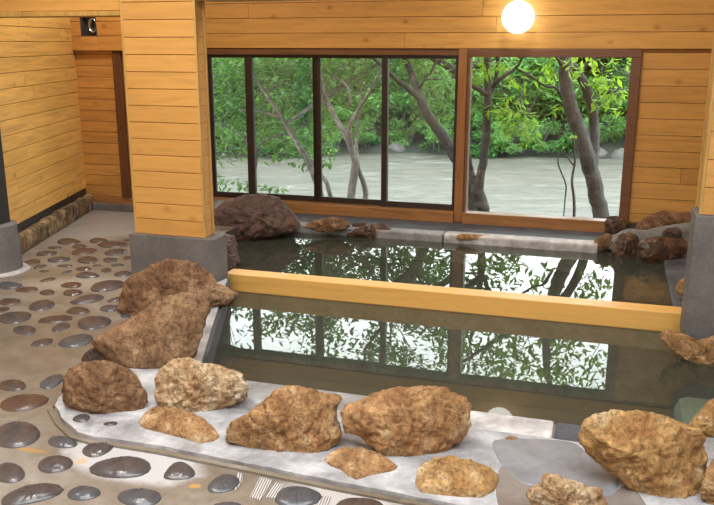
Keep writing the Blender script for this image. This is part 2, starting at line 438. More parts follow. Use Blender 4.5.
# raised pale rim
rim_px = [(160, 303), (136, 330), (84, 374), (60, 397), (55, 405), (63, 419), (77, 432), (94, 436.5), (111, 438), (162, 446), (240, 461.5), (340, 482), (440, 501)]
rim = [SN(G(x, y, RIM)) for x, y in rim_px]
slope = (rim[-1][1]-rim[-3][1])/(rim[-1][0]-rim[-3][0])
rim_plain = list(rim)
fine = []
for (a_, b_), (c_, d_) in zip(rim, rim[1:]):
    m_ = max(1, int(math.hypot(c_-a_, d_-b_)/.03))
    for q in range(m_):
        x, y = a_+(c_-a_)*q/m_, b_+(d_-b_)*q/m_
        fine.append((x+noise.fractal(Vector((x*9, y*9, 1)), 1, 2, 3)*.006, y+noise.fractal(Vector((x*9, y*9, 7)), 1, 2, 3)*.006))
tail = rim[-1]; rim = fine+[tail]
rim.append((4.2, rim[-1][1]+slope*(4.2-rim[-1][0])))
inner = [(4.2, -4.47), (-.60, -4.47), (-.60, -4.30), (-.495, -4.30), (-1.08, -2.765)]
def slab(name, poly, z0, z1, mat, bev=.01):
    vs = [(s, n, z1) for s, n in poly]+[(s, n, z0) for s, n in poly]; k = len(poly)
    t = tessellate_polygon([[Vector((s, n, 0)) for s, n in poly]])
    b = MB(); b.add(vs, [tuple(x) for x in t]+[tuple(k+i for i in x) for x in t]+[(i, (i+1) % k, k+(i+1) % k, k+i) for i in range(k)])
    return b.build(name, mat, bev=bev)
tag(slab('pool_rim', rim+inner, -.005, RIM, M['rim']), kind='structure')
# low cement fillet round the rim
def offset(poly, d):
    out = []
    for i, p in enumerate(poly):
        a = Vector(poly[max(i-1, 0)]); c = Vector(poly[min(i+1, len(poly)-1)]); t = (c-a).normalized()
        out.append((p[0]-(-t.y)*d*1.0, p[1]-t.x*d))
    return out
rim_plain.append(rim[-1]); fil = offset(rim_plain, .034)
tag(slab('rim_footing', fil+offset(rim_plain, .010)[::-1], -.004, .011, M['floor'], .004), kind='structure')

# coping stones at the water's edge
def coping(s0, s1, mat, label, z=RIM+.012):
    b = MB(); b.box(s0, s1, -4.475, -4.29, -.40, z)
    return tag(b.build('coping_stone', mat, ((s0+s1)/2, -4.38, 0), bev=.012), label, 'coping stone')
coping(-.50, .02, M['coping_grey'], 'grey coping stone at the water behind the rounded tan boulder', RIM+.002)
coping(.03, .72, M['coping_grey'], 'grey coping stone at the water behind the two middle front boulders', RIM+.002)
coping(.735, 1.165, M['coping_pale'], 'pale whitewashed coping stone between the front boulders, beside the lamp reflection', RIM-.004)
coping(1.172, 1.62, M['coping_dark'], 'dark slate-grey coping stone between the pale coping and the big right boulder', RIM-.008)
coping(1.63, 3.0, M['coping_grey'], 'grey coping stone at the water behind the right-hand front boulder')
# black stone facing along the left water edge
b = MB()
e0, e1 = Vector((-1.075, -2.765)), Vector((-.495, -4.29)); t = (e1-e0).normalized(); q = Vector((t.y, -t.x))
if q.x < 0: q = -q
pp = [e0-q*.035, e1-q*.035, e1+q*.012, e0+q*.012]
b.add([(p.x, p.y, .006) for p in pp]+[(p.x, p.y, -.5) for p in pp], [(0, 1, 2, 3), (4, 7, 6, 5), (0, 4, 5, 1), (1, 5, 6, 2), (2, 6, 7, 3), (3, 7, 4, 0)])
tag(b.build('trim_1', M['coping_dark'], bev=.004), kind='structure')

# water
def water(name, poly, label, mat):
    o = mesh_obj(name, [L(s, n, WATER) for s, n in poly], [tuple(range(len(poly)))], mat)
    for p in o.data.polygons:
        if p.normal.z < 0: p.flip()
    return tag(o, label, 'water', kind='stuff')
water('bath_water', [(-1.132, -2.577), (-.50, -4.29), (3.0, -4.29), (3.0, -2.577)][::-1], 'still murky bath water in the near pool in front of the wooden rail', M['bath_water'])
water('bath_water', [(-1.74, -.757), (-1.74, -2.618), (-1.187, -2.618), (-1.187, -2.453), (1.77, -2.453), (1.77, -.62), (1.28, -.602), (1.28, -.757)][::-1], 'still bath water in the far pool between the rail and the windows', M['bath_water'])

# the wooden rail
b = MB(); b.box(-1.185, 1.83, -2.59, -2.455, -.127, .000)
tag(b.build('wooden_rail', M['beam_wood'], (.33, -2.52, -.127), bev=.005), 'long pale yellow square timber rail lying between the two pools', 'beam')

# window wall: lintel boards, right-hand boards
back = MB(); back.box(-2.66, 4.3, .03, .12, 1.47, 3.2); back.box(1.49, 4.3, .03, .12, -.6, 1.47); back.box(-2.66, 1.49, .03, .12, -1.2, -.09)
tag(back.build('wall_back', M['ceil']), kind='structure')
b = MB(); planks(b, -2.58, 4.28, -.03, .028, 1.497, 3.15, .139, 1.497, (1.6, 3.0), .004, rng=random.Random(5))
tag(b.build('wall_back_lintel', M['pine_wall'], bev=.0025), kind='structure')
b = MB(); planks(b, 1.508, 4.28, .0, .028, -.02, 1.493, .139, .079, (2.8, 3.8), .004, rng=random.Random(6))
tag(b.build('wall_back_boards', M['pine_wall'], bev=.0025), kind='structure')
b = MB(); b.box(1.77, 4.28, -.02, .03, -.6, -.02); tag(b.build('baseboard_back', M['base_concrete']), kind='structure')

# window_1: sliding sashes
b = MB()
b.box(-2.60, -.055, -.015, .09, 1.437, 1.495); b.box(-2.60, -2.575, -.015, .09, -.03, 1.437)
w1 = reg(tag(b.build('window_1', M['frame_wood'], (0, 0, 0), bev=.003), kind='structure'), (0, 0, 0))
b = MB(); b.box(-2.60, -.055, -.075, .08, -.095, .005)
part(b, 'window_sill', M['sill_wood'], w1, bev=.004)
def sash(s0, s1, n, wl, wr, label=None):
    b = MB(); z0, z1 = .006, 1.436
    b.box(s0, s0+wl, n, n+.03, z0, z1); b.box(s1-wr, s1, n, n+.03, z0, z1)
    b.box(s0+wl, s1-wr, n, n+.03, z0, z0+.055); b.box(s0+wl, s1-wr, n, n+.03, z1-.03, z1)
    o = part(b, 'sash', M['sash'], w1, bev=.002); reg(o, (0, 0, 0))
    g = MB(); g.box(s0+wl-.004, s1-wr+.004, n+.012, n+.016, z0+.05, z1-.026)
    part(g, 'pane', M['glass_misty'], o)
    return o
sash(-2.574, -2.106, .012, .03, .076)
sash(-2.184, -1.406, .046, .07, .076)
sash(-1.486, -.728, .046, .076, .055)
sR = sash(-.784, -.058, .012, .056, .03)
b = MB(); b.box(-.778, -.755, -.004, .012, .565, .615); b.box(-.774, -.759, -.02, -.004, .58, .60)
part(b, 'latch', M['dark_timber'], sR, bev=.003)
# mid post
b = MB(); b.box(-.054, .026, -.045, .10, -.09, 1.496); tag(b.build('trim_2', M['post_wood'], bev=.004), kind='structure')
# window_2: fixed light
b = MB()
b.box(.028, 1.507, -.035, .09, 1.425, 1.496); b.box(1.425, 1.507, -.035, .05, .01, 1.425); b.box(.028, .052, -.035, .09, .01, 1.425)
w2 = reg(tag(b.build('window_2', M['frame_wood'], (0, 0, 0), bev=.004), kind='structure'), (0, 0, 0))
b = MB(); b.box(.028, 1.507, -.085, .038, -.095, .010); part(b, 'window_sill', M['sill_wood'], w2, bev=.004)
b = MB(); b.box(.05, 1.427, .03, .036, .008, 1.427); part(b, 'pane', M['glass_clear'], w2)

# left side: jog, recess wall, lintel
LWX = -2.60
def sx(n):   # s of the left wall plane at a given n
    return ((LWX-WX)-n*NX)/UX
b = MB(); b.box(-2.66, -2.60, -.92, .12, -.1, 3.2); tag(b.build('wall_jog', M['ceil']), kind='structure')
b = MB(); b.box(-3.75, -2.60, -.86, -.80, -.1, 3.2); tag(b.build('wall_recess', M['ceil']), kind='structure')
b = MB(); planks(b, -3.72, -3.06, -.885, -.862, .135, 1.48, .101, .03, (3, 4), .004); tag(b.build('wall_recess_boards', M['pine_recess'], bev=.0025), kind='structure')
b = MB(); b.box(-3.72, -2.60, -.90, -.86, .066, .133); tag(b.build('trim_3', M['sill_wood'], bev=.003), kind='structure')
b = MB(); b.box(-3.72, -2.60, -.93, -.86, 0, .066); tag(b.build('baseboard_recess', M['base_concrete'], bev=.004), kind='structure')
b = MB(); b.box(-3.062, -2.975, -.915, -.86, .134, 1.478); b.box(-2.70, -2.61, -.915, -.86, .134, 1.478)
d1 = reg(tag(b.build('door_1', M['brown_door'], bev=.004), kind='structure'), (0, 0, 0))
b = MB(); b.box(-2.975, -2.70, -.885, -.865, .134, 1.478); part(b, 'door_panel', M['sill_wood'], d1)
b = MB(); b.box(-3.022, -3.01, -.922, -.914, .78, .80); part(b, 'screw', M['dark_timber'], d1)
# boards above the recess, with a square vent opening left free
b = MB(); H0, H1, V0, V1 = -3.357, -3.186, 1.603, 1.80
planks(b, -3.74, H0, -.935, -.91, 1.478, 3.15, .128, 1.478, (3, 4), .004)
planks(b, H1, -2.61, -.935, -.91, 1.478, 3.15, .128, 1.478, (3, 4), .004)
b.box(H0, H1, -.935, -.91, 1.480, V0); b.box(H0, H1, -.935, -.91, V1, 3.15)
tag(b.build('wall_recess_lintel', M['pine_recess'], bev=.0025), kind='structure')
vd = house_empty('ventilation_duct', (H0+H1)/2, -.90, V0)
tag(vd, 'small square dark vent opening with a round steel pipe above the recess', 'vent')
b = MB()
for bx in ((H0+.001, H0+.01, -.93, -.862, V0+.001, V1-.001), (H1-.01, H1-.001, -.93, -.862, V0+.001, V1-.001), (H0+.01, H1-.01, -.93, -.862, V0+.001, V0+.008), (H0+.01, H1-.01, -.93, -.862, V1-.008, V1-.001), (H0+.01, H1-.01, -.868, -.862, V0+.008, V1-.008)): b.box(*bx)
part(b, 'sleeve', M['duct_dark'], vd)
b = MB(); c0 = Vector((H1-.055, -.87, 1.70)); n = 28
vs = []
for k in range(n):
    a = 2*PI*k/n
    for rr, dn in ((.066, 0), (.066, -.045), (.056, -.045), (.050, 0)): vs.append((c0.x+math.cos(a)*rr*.62, c0.y+dn, c0.z+math.sin(a)*rr))
b.add(vs, [(k*4+j, k*4+j+1, ((k+1) % n)*4+j+1, ((k+1) % n)*4+j) for k in range(n) for j in range(3)])
part(b, 'round_pipe', M['steel'], vd, smooth=True)

# left wall (runs straight away from the viewer) - boards along y
mbl = MB(); planks(mbl, LWX-.025, LWX, 5.80, 8.95, .20, 3.15, .113, .20, (2.0, 3.6), .004, axis='y', rng=random.Random(9))
o = mesh_obj('wall_left', [(v[1], -v[0], v[2]) for v in mbl.v], mbl.f, M['pine_left'], (0, 0, 0), PI/2, bev=.0025); tag(o, kind='structure')
b = MB(); b.box(LWX-.10, LWX-.026, 5.80, 9.0, -.1, 3.2); b.box(LWX-.7, LWX-.10, 5.80, 5.84, -.1, 3.2); tag(b.build('wall_left_backing', M['ceil'], frame=False), kind='structure')
b = MB(); b.box(LWX-.024, LWX-.004, 5.80, 8.9, .0, .205); tag(b.build('baseboard_left', M['dark_timber'], frame=False), kind='structure')

b = MB(); b.box(LWX-.8, LWX-.7, -3.4, 5.80, -.1, 3.2); tag(b.build('wall_left_recess', M['pine_left'], frame=False), kind='structure')

# rough stone kerb under the left wall
def kerb():
    y0, y1 = 5.74, 7.86; ny, prof = 60, []
    n = 14
    vs, fs = [], []
    cx, cz = LWX+.035, .07
    for i in range(ny+1):
        y = y0+(y1-y0)*i/ny
        for k in range(n):
            a = 2*PI*k/n; ca, sa = math.cos(a), math.sin(a)
            x = math.copysign(abs(ca)**.45, ca)*.043; z = math.copysign(abs(sa)**.5, sa)*.078
            p = Vector((cx+x, y, cz+z)); d = noise.fractal(p*7, 1, 2, 5)*.009+noise.noise(p*1.3)*.004
            vs.append(((p.x-cx)*(1+d*10)*1.0, y-6.0, (p.z)+(z/.078)*d*1.5))
    for i in range(ny):
        for k in range(n): fs.append((i*n+k, i*n+(k+1) % n, (i+1)*n+(k+1) % n, (i+1)*n+k))
    fs += [tuple(range(n)), tuple(range(ny*n, ny*n+n))]
    o = mesh_obj('stone_kerb', vs, fs, M['kerb_stone'], (cx, 6.0, -.002), smooth=True)
    tag(o, 'long rough mottled stone kerb at the foot of the left board wall', 'kerb')
kerb()

# remaining shell, out of frame: ceiling, right wall, wall behind with large daylight openings
b = MB(); b.box(-6.3, 4.4, -4.9, .12, 3.2, 3.3); b.box(-6.3, 4.4, -10.7, -7.6, 3.2, 3.3); b.box(-6.3, -1.3, -7.6, -4.9, 3.2, 3.3); b.box(3.0, 4.4, -7.6, -4.9, 3.2, 3.3); tag(b.build('ceiling', M['ceil']), kind='structure')
b = MB(); b.box(4.3, 4.4, -10.7, .12, -.7, 3.2); tag(b.build('wall_right', M['pine_wall']), kind='structure')
OP = (-.4, 4.0, 1.75, 2.8)
b = MB(); b.box(-6.2, OP[0], -10.7, -10.6, -.1, 3.2); b.box(OP[1], 4.4, -10.7, -10.6, -.1, 3.2); b.box(OP[0], OP[1], -10.7, -10.6, -.1, OP[2]); b.box(OP[0], OP[1], -10.7, -10.6, OP[3], 3.2)
tag(b.build('wall_front', M['pine_wall']), kind='structure')

# header beam on the pillars
b = MB(); b.box(-3.6, 4.3, -2.80, -2.60, 1.82, 3.2); tag(b.build('header_core', M['ceil']), kind='structure')
b = MB(); planks(b, -3.6, -1.72, -2.83, -2.802, 1.746, 3.15, .12, 1.746, (2.2, 3.4), .004, rng=random.Random(21)); planks(b, -1.715, 4.28, -2.83, -2.802, 1.842, 3.15, .12, 1.842, (2.2, 3.4), .004, rng=random.Random(22)); tag(b.build('header_boards', M['pine_pillar'], bev=.0025), kind='structure')
b = MB(); b.box(-3.6, -1.717, -2.842, -2.60, 1.715, 1.744); b.box(-1.180, 4.28, -2.842, -2.60, 1.80, 1.84); tag(b.build('trim_4', M['trim_olive'], bev=.003), kind='structure')

# ------------------------------------------------------------------ pillars
def pillar(label, bs, bn, bz, ws, wn, step, zz):
    e = house_empty('pillar', (bs[0]+bs[1])/2, (bn[0]+bn[1])/2, zz)
    tag(e, label, 'pillar')
    b = MB(); b.box(bs[0], bs[1], bn[0], bn[1], zz, bz); part(b, 'concrete_base', M['base_concrete'], e, bev=.008)
    b = MB(); z = bz+.001; i = 0; core = MB(); core.box(ws[0]+.015, ws[1]-.015, wn[0]+.015, wn[1]-.015, bz, 1.815)
    part(core, 'core', M['ceil'], e)
    while z < 1.81:
        hi = min(z+step-.004, 1.815)
        if hi-z > .01: b.box(ws[0]+.012, ws[1]-.012, wn[0]+.003, wn[1]-.003, z, hi)
        z += step
    part(b, 'board_cladding', M['pine_pillar'], e, bev=.0025)
    for (x, y) in ((0, 0), (1, 0), (1, 1), (0, 1)):
        t = MB(); xs = (ws[0], ws[0]+.017) if x == 0 else (ws[1]-.017, ws[1])
        ys = (wn[0], wn[0]+.017) if y == 0 else (wn[1]-.017, wn[1])
        t.box(*xs, *ys, bz+.001, 1.815); part(t, 'corner_trim', M['trim_olive'], e, bev=.003)
    return e
pillar('thick pine-boarded pillar on a grey concrete base, left of the pools', (-1.755, -1.125), (-2.855, -2.655), .305, (-1.715, -1.187), (-2.84, -2.705), .1065, 0)
pillar('pine-boarded pillar on a tall grey concrete base at the right edge', (1.775, 2.45), (-2.85, -2.595), .645, (1.792, 2.42), (-2.832, -2.615), .150, -.084)

# round footing with dark timber post at the left edge
p = G(-5, 276, 0); s0, n0 = SN(p); n0 += .13; s0 -= .09
e = house_empty('timber_post', s0, n0, 0); tag(e, 'dark timber post on a round grey concrete footing at the left edge', 'post')
b = MB(); b.cyl((s0, n0, 0), (s0, n0, .335), .172, .158, 40); part(b, 'round_footing', M['base_concrete'], e, smooth=False, bev=.006)
b = MB(); b.cyl((s0, n0, 0), (s0, n0, .016), .218, .195, 40); part(b, 'mortar_ring', M['rim'], e, bev=.004)
b = MB(); b.box(s0-.085, s0+.085, n0-.085, n0+.085, .336, 1.736); part(b, 'post', M['dark_timber'], e, bev=.006)

# globe lamp on the lintel
c = AT(518, 17, 1); d = ray(518, 17)
k = (WX*NX+WY*NY-.19)/(d.x*NX+d.y*NY); c = Vector((0, 0, EYE))+d*k; gs, gn = SN(c)
e = house_empty('globe_lamp', gs, -.031, c.z); tag(e, 'round white glowing globe lamp on the boards above the fixed window', 'lamp')
b = MB(); r = .136; ns, nr = 40, 24
vs = [(gs, gn, c.z+r)]+[(gs+r*math.sin(PI*i/nr)*math.cos(2*PI*j/ns), gn+r*math.sin(PI*i/nr)*math.sin(2*PI*j/ns), c.z+r*math.cos(PI*i/nr)) for i in range(1, nr) for j in range(ns)]+[(gs, gn, c.z-r)]
fs = [(0, 1+j, 1+(j+1) % ns) for j in range(ns)]+[(1+i*ns+j, 1+(i+1)*ns+j, 1+(i+1)*ns+(j+1) % ns, 1+i*ns+(j+1) % ns) for i in range(nr-2) for j in range(ns)]+[(len(vs)-1, 1+(nr-2)*ns+(j+1) % ns, 1+(nr-2)*ns+j) for j in range(ns)]
b.add(vs, fs); part(b, 'glass_globe', M['lamp'], e, smooth=True)
b = MB(); b.cyl((gs, -.031, c.z), (gs, gn+.128, c.z), .075, .06, 28); part(b, 'wall_mount', M['steel'], e, bev=.003)

# ------------------------------------------------------------------ boulders
def star(poly, cx, cy, phi):
    """distance from the centre to the outline in direction phi (y down)"""
    dx, dy = math.cos(phi), math.sin(phi); best = 0
    for i in range(len(poly)):
        x0, y0 = poly[i][0]-cx, poly[i][1]-cy; x1, y1 = poly[(i+1) % len(poly)][0]-cx, poly[(i+1) % len(poly)][1]-cy
        ex, ey = x1-x0, y1-y0; den = dx*ey-dy*ex
        if abs(den) < 1e-9: continue
        t = (x0*ey-y0*ex)/den; u = (x0*dy-y0*dx)/den
        if t > 0 and -1e-6 <= u <= 1+1e-6: best = max(best, t)
    return best
def centroid(poly):
    a = sx_ = sy_ = 0
    for i in range(len(poly)):
        x0, y0 = poly[i]; x1, y1 = poly[(i+1) % len(poly)]; c = x0*y1-x1*y0
        a += c; sx_ += (x0+x1)*c; sy_ += (y0+y1)*c
    return sx_/(3*a), sy_/(3*a)
def crag(p, seed, amt):
    o = Vector((seed*3.7, seed*1.3, seed*5.1))
    a = noise.fractal(p*1.9+o, 1.0, 2.0, 3)
    r = noise.ridged_multi_fractal(p*1.7+o*1.7, 1.0, 2.1, 4, 1.0, 2.0)-1.1
    c = noise.fractal(p*6+o, .9, 2.1, 5)
    k = noise.noise(p*3.1+o*2.3); k = -max(0.0, .10-abs(k))*5.0
    return amt*(a*.72-r*.45+c*.85+k*.9)
def boulder(label, poly, mat, z0, T=.75, seed=1, amt=.10, push=0.0, low=.25, sq=.75, name='boulder', cat='rock', group=None, nphi=120, nlat=64):
    cx, cy = centroid(poly)
    bx, by = max(poly, key=lambda p: p[1])
    g = G(bx, by, z0); fwd = Vector((0, CT, -ST)); zc0 = (g-Vector((0, 0, EYE))).dot(fwd)
    rad = [star(poly, cx, cy, 2*PI*k/nphi) for k in range(nphi)]
    rad = [(rad[k-1]+2*rad[k]+rad[(k+1) % nphi])/4 for k in range(nphi)]
    mean = sum(rad)/nphi/F*zc0; D = T*mean
    zc = zc0+.55*D+push
    right = Vector((1, 0, 0)); down = Vector((0, -ST, -CT))
    O = Vector((0, 0, EYE))+ray(cx, cy)*zc
    axis = ray(cx, cy).normalized()
    base = Vector((O.x, O.y, z0))
    vs, fs = [], []
    rg = random.Random(seed*7+1); cuts = []
    for _ in range(8):                       # broken facets on the front and the back
        a_ = rg.uniform(0, 2*PI); nz = rg.uniform(.66, .97); h_ = math.sqrt(1-nz*nz)
        sg = 1 if _ < 6 else -1
        cuts.append((math.cos(a_)*h_, math.sin(a_)*h_, nz*sg, max(h_+.03, rg.uniform(.70, .88))))
    def P(psi, k):
        s_, c_ = math.sin(psi), math.cos(psi)
        s_ = abs(s_)**sq; c_ = math.copysign(abs(c_)**sq, c_)
        ph = 2*PI*k/nphi
        x, y, z = s_*math.cos(ph), s_*math.sin(ph), c_
        for a_, b_, n_, d_ in cuts:
            e_ = x*a_+y*b_+z*n_-d_
            if e_ > 0: x -= a_*e_*.85; y -= b_*e_*.85; z -= n_*e_*.85
        rr = rad[k]*(1+low*max(0, math.sin(ph)))/F*zc
        p = right*(x*rr)+down*(y*rr)-axis*(D*z)
        p = p*(1+crag(p/mean, seed, amt)*(.5+.5*abs(c_)**.7))
        return O+p-base
    vs.append(P(0, 0))
    for i in range(1, nlat):
        for k in range(nphi): vs.append(P(PI*i/nlat, k))
    vs.append(P(PI, 0))
    for k in range(nphi): fs.append((0, 1+k, 1+(k+1) % nphi))
    for i in range(nlat-2):
        for k in range(nphi): fs.append((1+i*nphi+k, 1+(i+1)*nphi+k, 1+(i+1)*nphi+(k+1) % nphi, 1+i*nphi+(k+1) % nphi))
    for k in range(nphi): fs.append((len(vs)-1, 1+(nlat-2)*nphi+(k+1) % nphi, 1+(nlat-2)*nphi+k))
    o = mesh_obj(name, vs, fs, mat, base, smooth=True)
    if label: tag(o, label, cat, group)
    return o
def flat_rock(label, poly, mat, z0, h, seed=1, amt=.5, name='flat_stone', cat='rock', dome=.35, rings=14, smooth_n=72, irregular=0, par=None):
    """a stone bedded in the ground: outline on the ground, a low domed top"""
    cx, cy = centroid(poly)
    rad = [star(poly, cx, cy, 2*PI*k/smooth_n) for k in range(smooth_n)]
    C0 = G(cx, cy, z0); ring = []
    for k in range(smooth_n):
        ph = 2*PI*k/smooth_n; ring.append(G(cx+rad[k]*math.cos(ph), cy+rad[k]*math.sin(ph), z0)-C0)
    size = sum(r.length for r in ring)/smooth_n
    vs, fs = [], []
    prof = []
    for i in range(rings+1):
        t = i/rings
        s_ = 1-t**1.6; z = h*(1-(1-t)**2.2)**.8*(.8+.2*t)
        prof.append((s_, z))
    prof = [(1.0, -.02)]+prof
    for s_, z in prof[:-1]:
        for k in range(smooth_n):
            p = ring[k]*s_; q = Vector((p.x/size, p.y/size, z/size))
            dz = crag(q, seed, amt)*h if z > 0 else 0
            vs.append((p.x, p.y, z+dz*min(1, z/h*1.4)))
    vs.append((0, 0, prof[-1][1]+crag(Vector((0, 0, h/size)), seed, amt)*h))
    nr = len(prof)-1
    for i in range(nr-1):
        for k in range(smooth_n): fs.append((i*smooth_n+k, i*smooth_n+(k+1) % smooth_n, (i+1)*smooth_n+(k+1) % smooth_n, (i+1)*smooth_n+k))
    for k in range(smooth_n): fs.append(((nr-1)*smooth_n+k, (nr-1)*smooth_n+(k+1) % smooth_n, len(vs)-1))
    o = mesh_obj(name, vs, fs, mat, C0, smooth=True)
    if label: tag(o, label, cat)
    return o

R1 = [(124.6, 281), (134.7, 274.4), (151.5, 266), (168, 260), (183.5, 261), (197, 264), (209, 273), (215.5, 281), (232, 290), (239, 294.6), (229, 300), (205, 306), (180, 314), (150, 318), (138, 316), (130, 313), (125, 302)]
boulder('rugged brown boulder against the front of the left pillar base', R1, M['rock_brown'], 0.0, .8, 3, .15, push=.06, low=.42)
R2 = [(91, 341), (101, 335), (118, 325), (145, 310), (161, 298), (188, 291), (205, 296), (210, 310), (202, 335), (195, 345), (192, 352), (178, 360), (151, 368), (135, 368), (118, 360), (101, 348)]
boulder('long smooth-faced brown boulder lying along the left pool edge', R2, M['rock_smooth'], RIM, .62, 5, .08)
R3 = [(64, 377), (69, 369), (84, 362), (104, 360), (124.6, 367), (134.7, 375), (145, 392), (146, 399), (138, 407), (124.6, 412), (111, 413.5), (94, 411), (81, 406), (67, 402), (63, 389)]
boulder('squarish brown boulder at the left corner of the pool rim', R3, M['rock_brown'], RIM, .9, 8, .095)
boulder('small dark brown rock wedged behind the squarish corner boulder', [(81, 360), (86, 352), (95, 347), (106, 349), (112, 358), (106, 367), (90, 367)], M['rock_dark'], 0.0, .8, 9, .12)
R4 = [(156, 382), (160, 369), (178, 359), (195, 360), (202, 363.6), (215.5, 363.6), (229, 370), (240, 373), (246, 380), (247, 387), (240, 397), (220, 406), (202, 412), (188, 413), (168, 407), (158, 396)]
boulder('pale tan lumpy boulder on the rim at the near pool corner', R4, M['rock_pale'], RIM, .85, 12, .15)
R6 = [(226, 433), (232, 422.5), (257, 407), (274, 390.5), (289, 386), (311, 390.5), (335, 394), (345, 399), (335, 407), (333, 417.5), (340, 431), (338, 438), (324.6, 448), (304, 453), (284, 453), (264, 448), (244, 443), (229, 441)]
boulder('wide tan boulder with a pointed right top, left of the big rounded front boulder', R6, M['rock_tan'], RIM, .6, 14, .13)
R7 = [(340, 416), (345, 404), (375, 394), (395, 388), (420, 387), (444, 388), (460.6, 395.6), (470, 407), (469, 422.5), (460.6, 436), (444, 446), (430, 454.5), (410, 458), (395, 454), (378, 444), (368, 436), (352, 432.6), (340, 421)]
boulder('big rounded tan boulder in the middle of the front rim', R7, M['rock_tan'], RIM, .68, 17, .10)
R11 = [(581, 432.6), (584, 422.5), (594, 415), (611, 412), (638, 411), (658, 414), (678, 422), (698.6, 427.6), (705, 436), (703.6, 453), (700, 470), (695, 490), (685, 499), (658, 498), (641, 490), (624.5, 476), (601, 463), (587.5, 453), (581, 443)]
boulder('biggest golden-tan block-shaped boulder at the right of the front rim', R11, M['rock_gold'], RIM, .66, 21, .12)
boulder('tan boulder cut by the right edge, behind the biggest golden-tan boulder', [(690, 426), (695, 416), (709, 400.6), (722, 396), (740, 400), (748, 415), (742, 432), (725, 439), (706, 434)], M['rock_gold'], RIM, .8, 23, .1)
boulder('tan rock at the lower right edge beside the biggest golden-tan boulder', [(702, 483), (705, 470), (714, 460), (732, 455), (748, 465), (750, 485), (738, 503), (715, 506), (705, 497)], M['rock_tan'], RIM, .8, 25, .12)
boulder('pale honey-coloured pitted rock at the bottom edge in front of the puddle', [(526, 491.6), (538, 485), (545, 475), (555, 475), (568, 480), (588.6, 486.5), (604, 491.6), (607, 505), (600, 520), (560, 525), (535, 518), (530, 503)], M['rock_pale'], RIM, .7, 27, .15)
flat_rock('flat rough tan stone bedded in front of the pale tan lumpy boulder', [(138, 422.5), (148, 411), (162, 409), (188.5, 414), (205, 421), (220.5, 436), (215.5, 441), (199, 444), (182, 438), (162, 433), (141, 428)], M['rock_tan'], RIM, .045, 31, .3)
flat_rock('small diamond-shaped flat orange-tan stone bedded in the rim', [(323, 459.6), (335, 451), (355, 449.5), (378.5, 456), (398.6, 466), (394, 471), (368, 476), (356.6, 480), (348, 476), (341, 470), (330, 466)], M['rock_tan'], RIM, .035, 33, .28)
flat_rock('oval mossy golden stone bedded in the rim left of the puddle', [(415, 483), (417, 471), (427, 465), (437, 462), (454, 463), (477.5, 468), (498, 475), (499, 481.5), (494, 491.5), (481, 498), (461, 497), (440, 495), (420, 493)], M['rock_gold'], RIM, .06, 35, .26)
flat_rock('tiny rusty stone chip beside the pale coping stone', [(504, 439.5), (508, 437.5), (516, 437.5), (519, 439), (514, 441), (507, 441)], M['rock_tan'], RIM, .012, 36, .3, smooth_n=32)

# rocks round the far pool
boulder('big dark purplish-brown boulder at the far left corner of the far pool', [(214, 214), (217, 207), (228, 200), (245, 195.4), (261.6, 193.4), (278, 198), (289.6, 208), (296.6, 219), (299.4, 226), (292, 230), (270, 234), (250, 238), (233.6, 240), (218, 236)], M['rock_dark'], WATER, .8, 41, .09)
boulder('pinkish grey rock behind the left pillar base at the pool edge', [(216, 236), (226, 234), (234, 236), (236.5, 244), (238, 261), (233, 266), (222, 267), (214, 258)], M['rock_pink'], WATER, .9, 43, .12)
boulder('longer low brown rock on the far kerb under the sliding windows', [(305, 227), (309.5, 221.6), (331, 217), (345, 219), (350, 225.6), (341, 230), (321, 231)], M['rock_brown'], -.06, .8, 45, .16)
boulder('dark wet brown rock half in the far pool under the sliding windows', [(345.5, 234), (355, 229), (368, 224), (385, 224), (391, 230.7), (383.5, 235.7), (372, 237.6), (351.5, 236.7)], M['rock_wet'], WATER, .8, 47, .18)
boulder('little black stone between the two rocks on the far kerb', [(351, 225.5), (355, 222.5), (364, 222), (367, 224.5), (361, 227), (353, 227)], M['rock_dark'], -.055, .8, 48, .1, nphi=40, nlat=20)
boulder('flat rusty rock chip at the far kerb below the mid window post', [(454, 237), (460, 234), (474, 234), (486, 235.5), (487, 238), (470, 239.5), (457, 239.5)], M['rock_tan'], -.075, .5, 49, .15, nphi=40, nlat=20)
# the heap at the right end: bedding first
boulder(None, [(604, 242), (612, 236), (628, 228), (645, 230), (662, 226), (690, 222), (712, 224), (716, 245), (694, 254), (664, 259), (630, 254), (614, 251)], M['mortar'], WATER, .22, 51, .05, push=.22, name='rock_bedding')['kind'] = 'structure'
boulder('small glossy brown rock topmost at the left of the right-hand heap', [(604.7, 222.5), (608, 216), (616.6, 215.5), (625, 219), (631, 223.6), (626, 228), (614.5, 232), (607, 231)], M['rock_wet'], -.03, .8, 53, .14, nphi=56, nlat=28)
boulder('long flat-topped brown rock along the back of the right-hand heap', [(636, 229), (639.5, 221), (651.5, 215), (664.6, 210.5), (675.5, 212), (690, 212.5), (706, 214), (708, 222), (692, 225), (677.6, 227), (664.6, 229), (647, 235), (637, 233)], M['rock_brown'], .0, .7, 55, .14, nphi=64, nlat=32)
boulder('grey-brown rock at the water, lowest left of the right-hand heap', [(592, 245), (597, 238), (606, 233.5), (613, 235), (613, 243), (602, 249.5), (595, 250)], M['rock_brown'], WATER+.01, .8, 57, .14, push=-.03, nphi=56, nlat=28)
boulder('rounded wet brown rock at the middle of the right-hand heap', [(614, 243), (619, 234), (627.5, 231.5), (636, 235), (640, 241), (635, 250), (630, 256.5), (617, 257), (612.5, 251)], M['rock_wet'], WATER, .8, 59, .14, nphi=56, nlat=28)
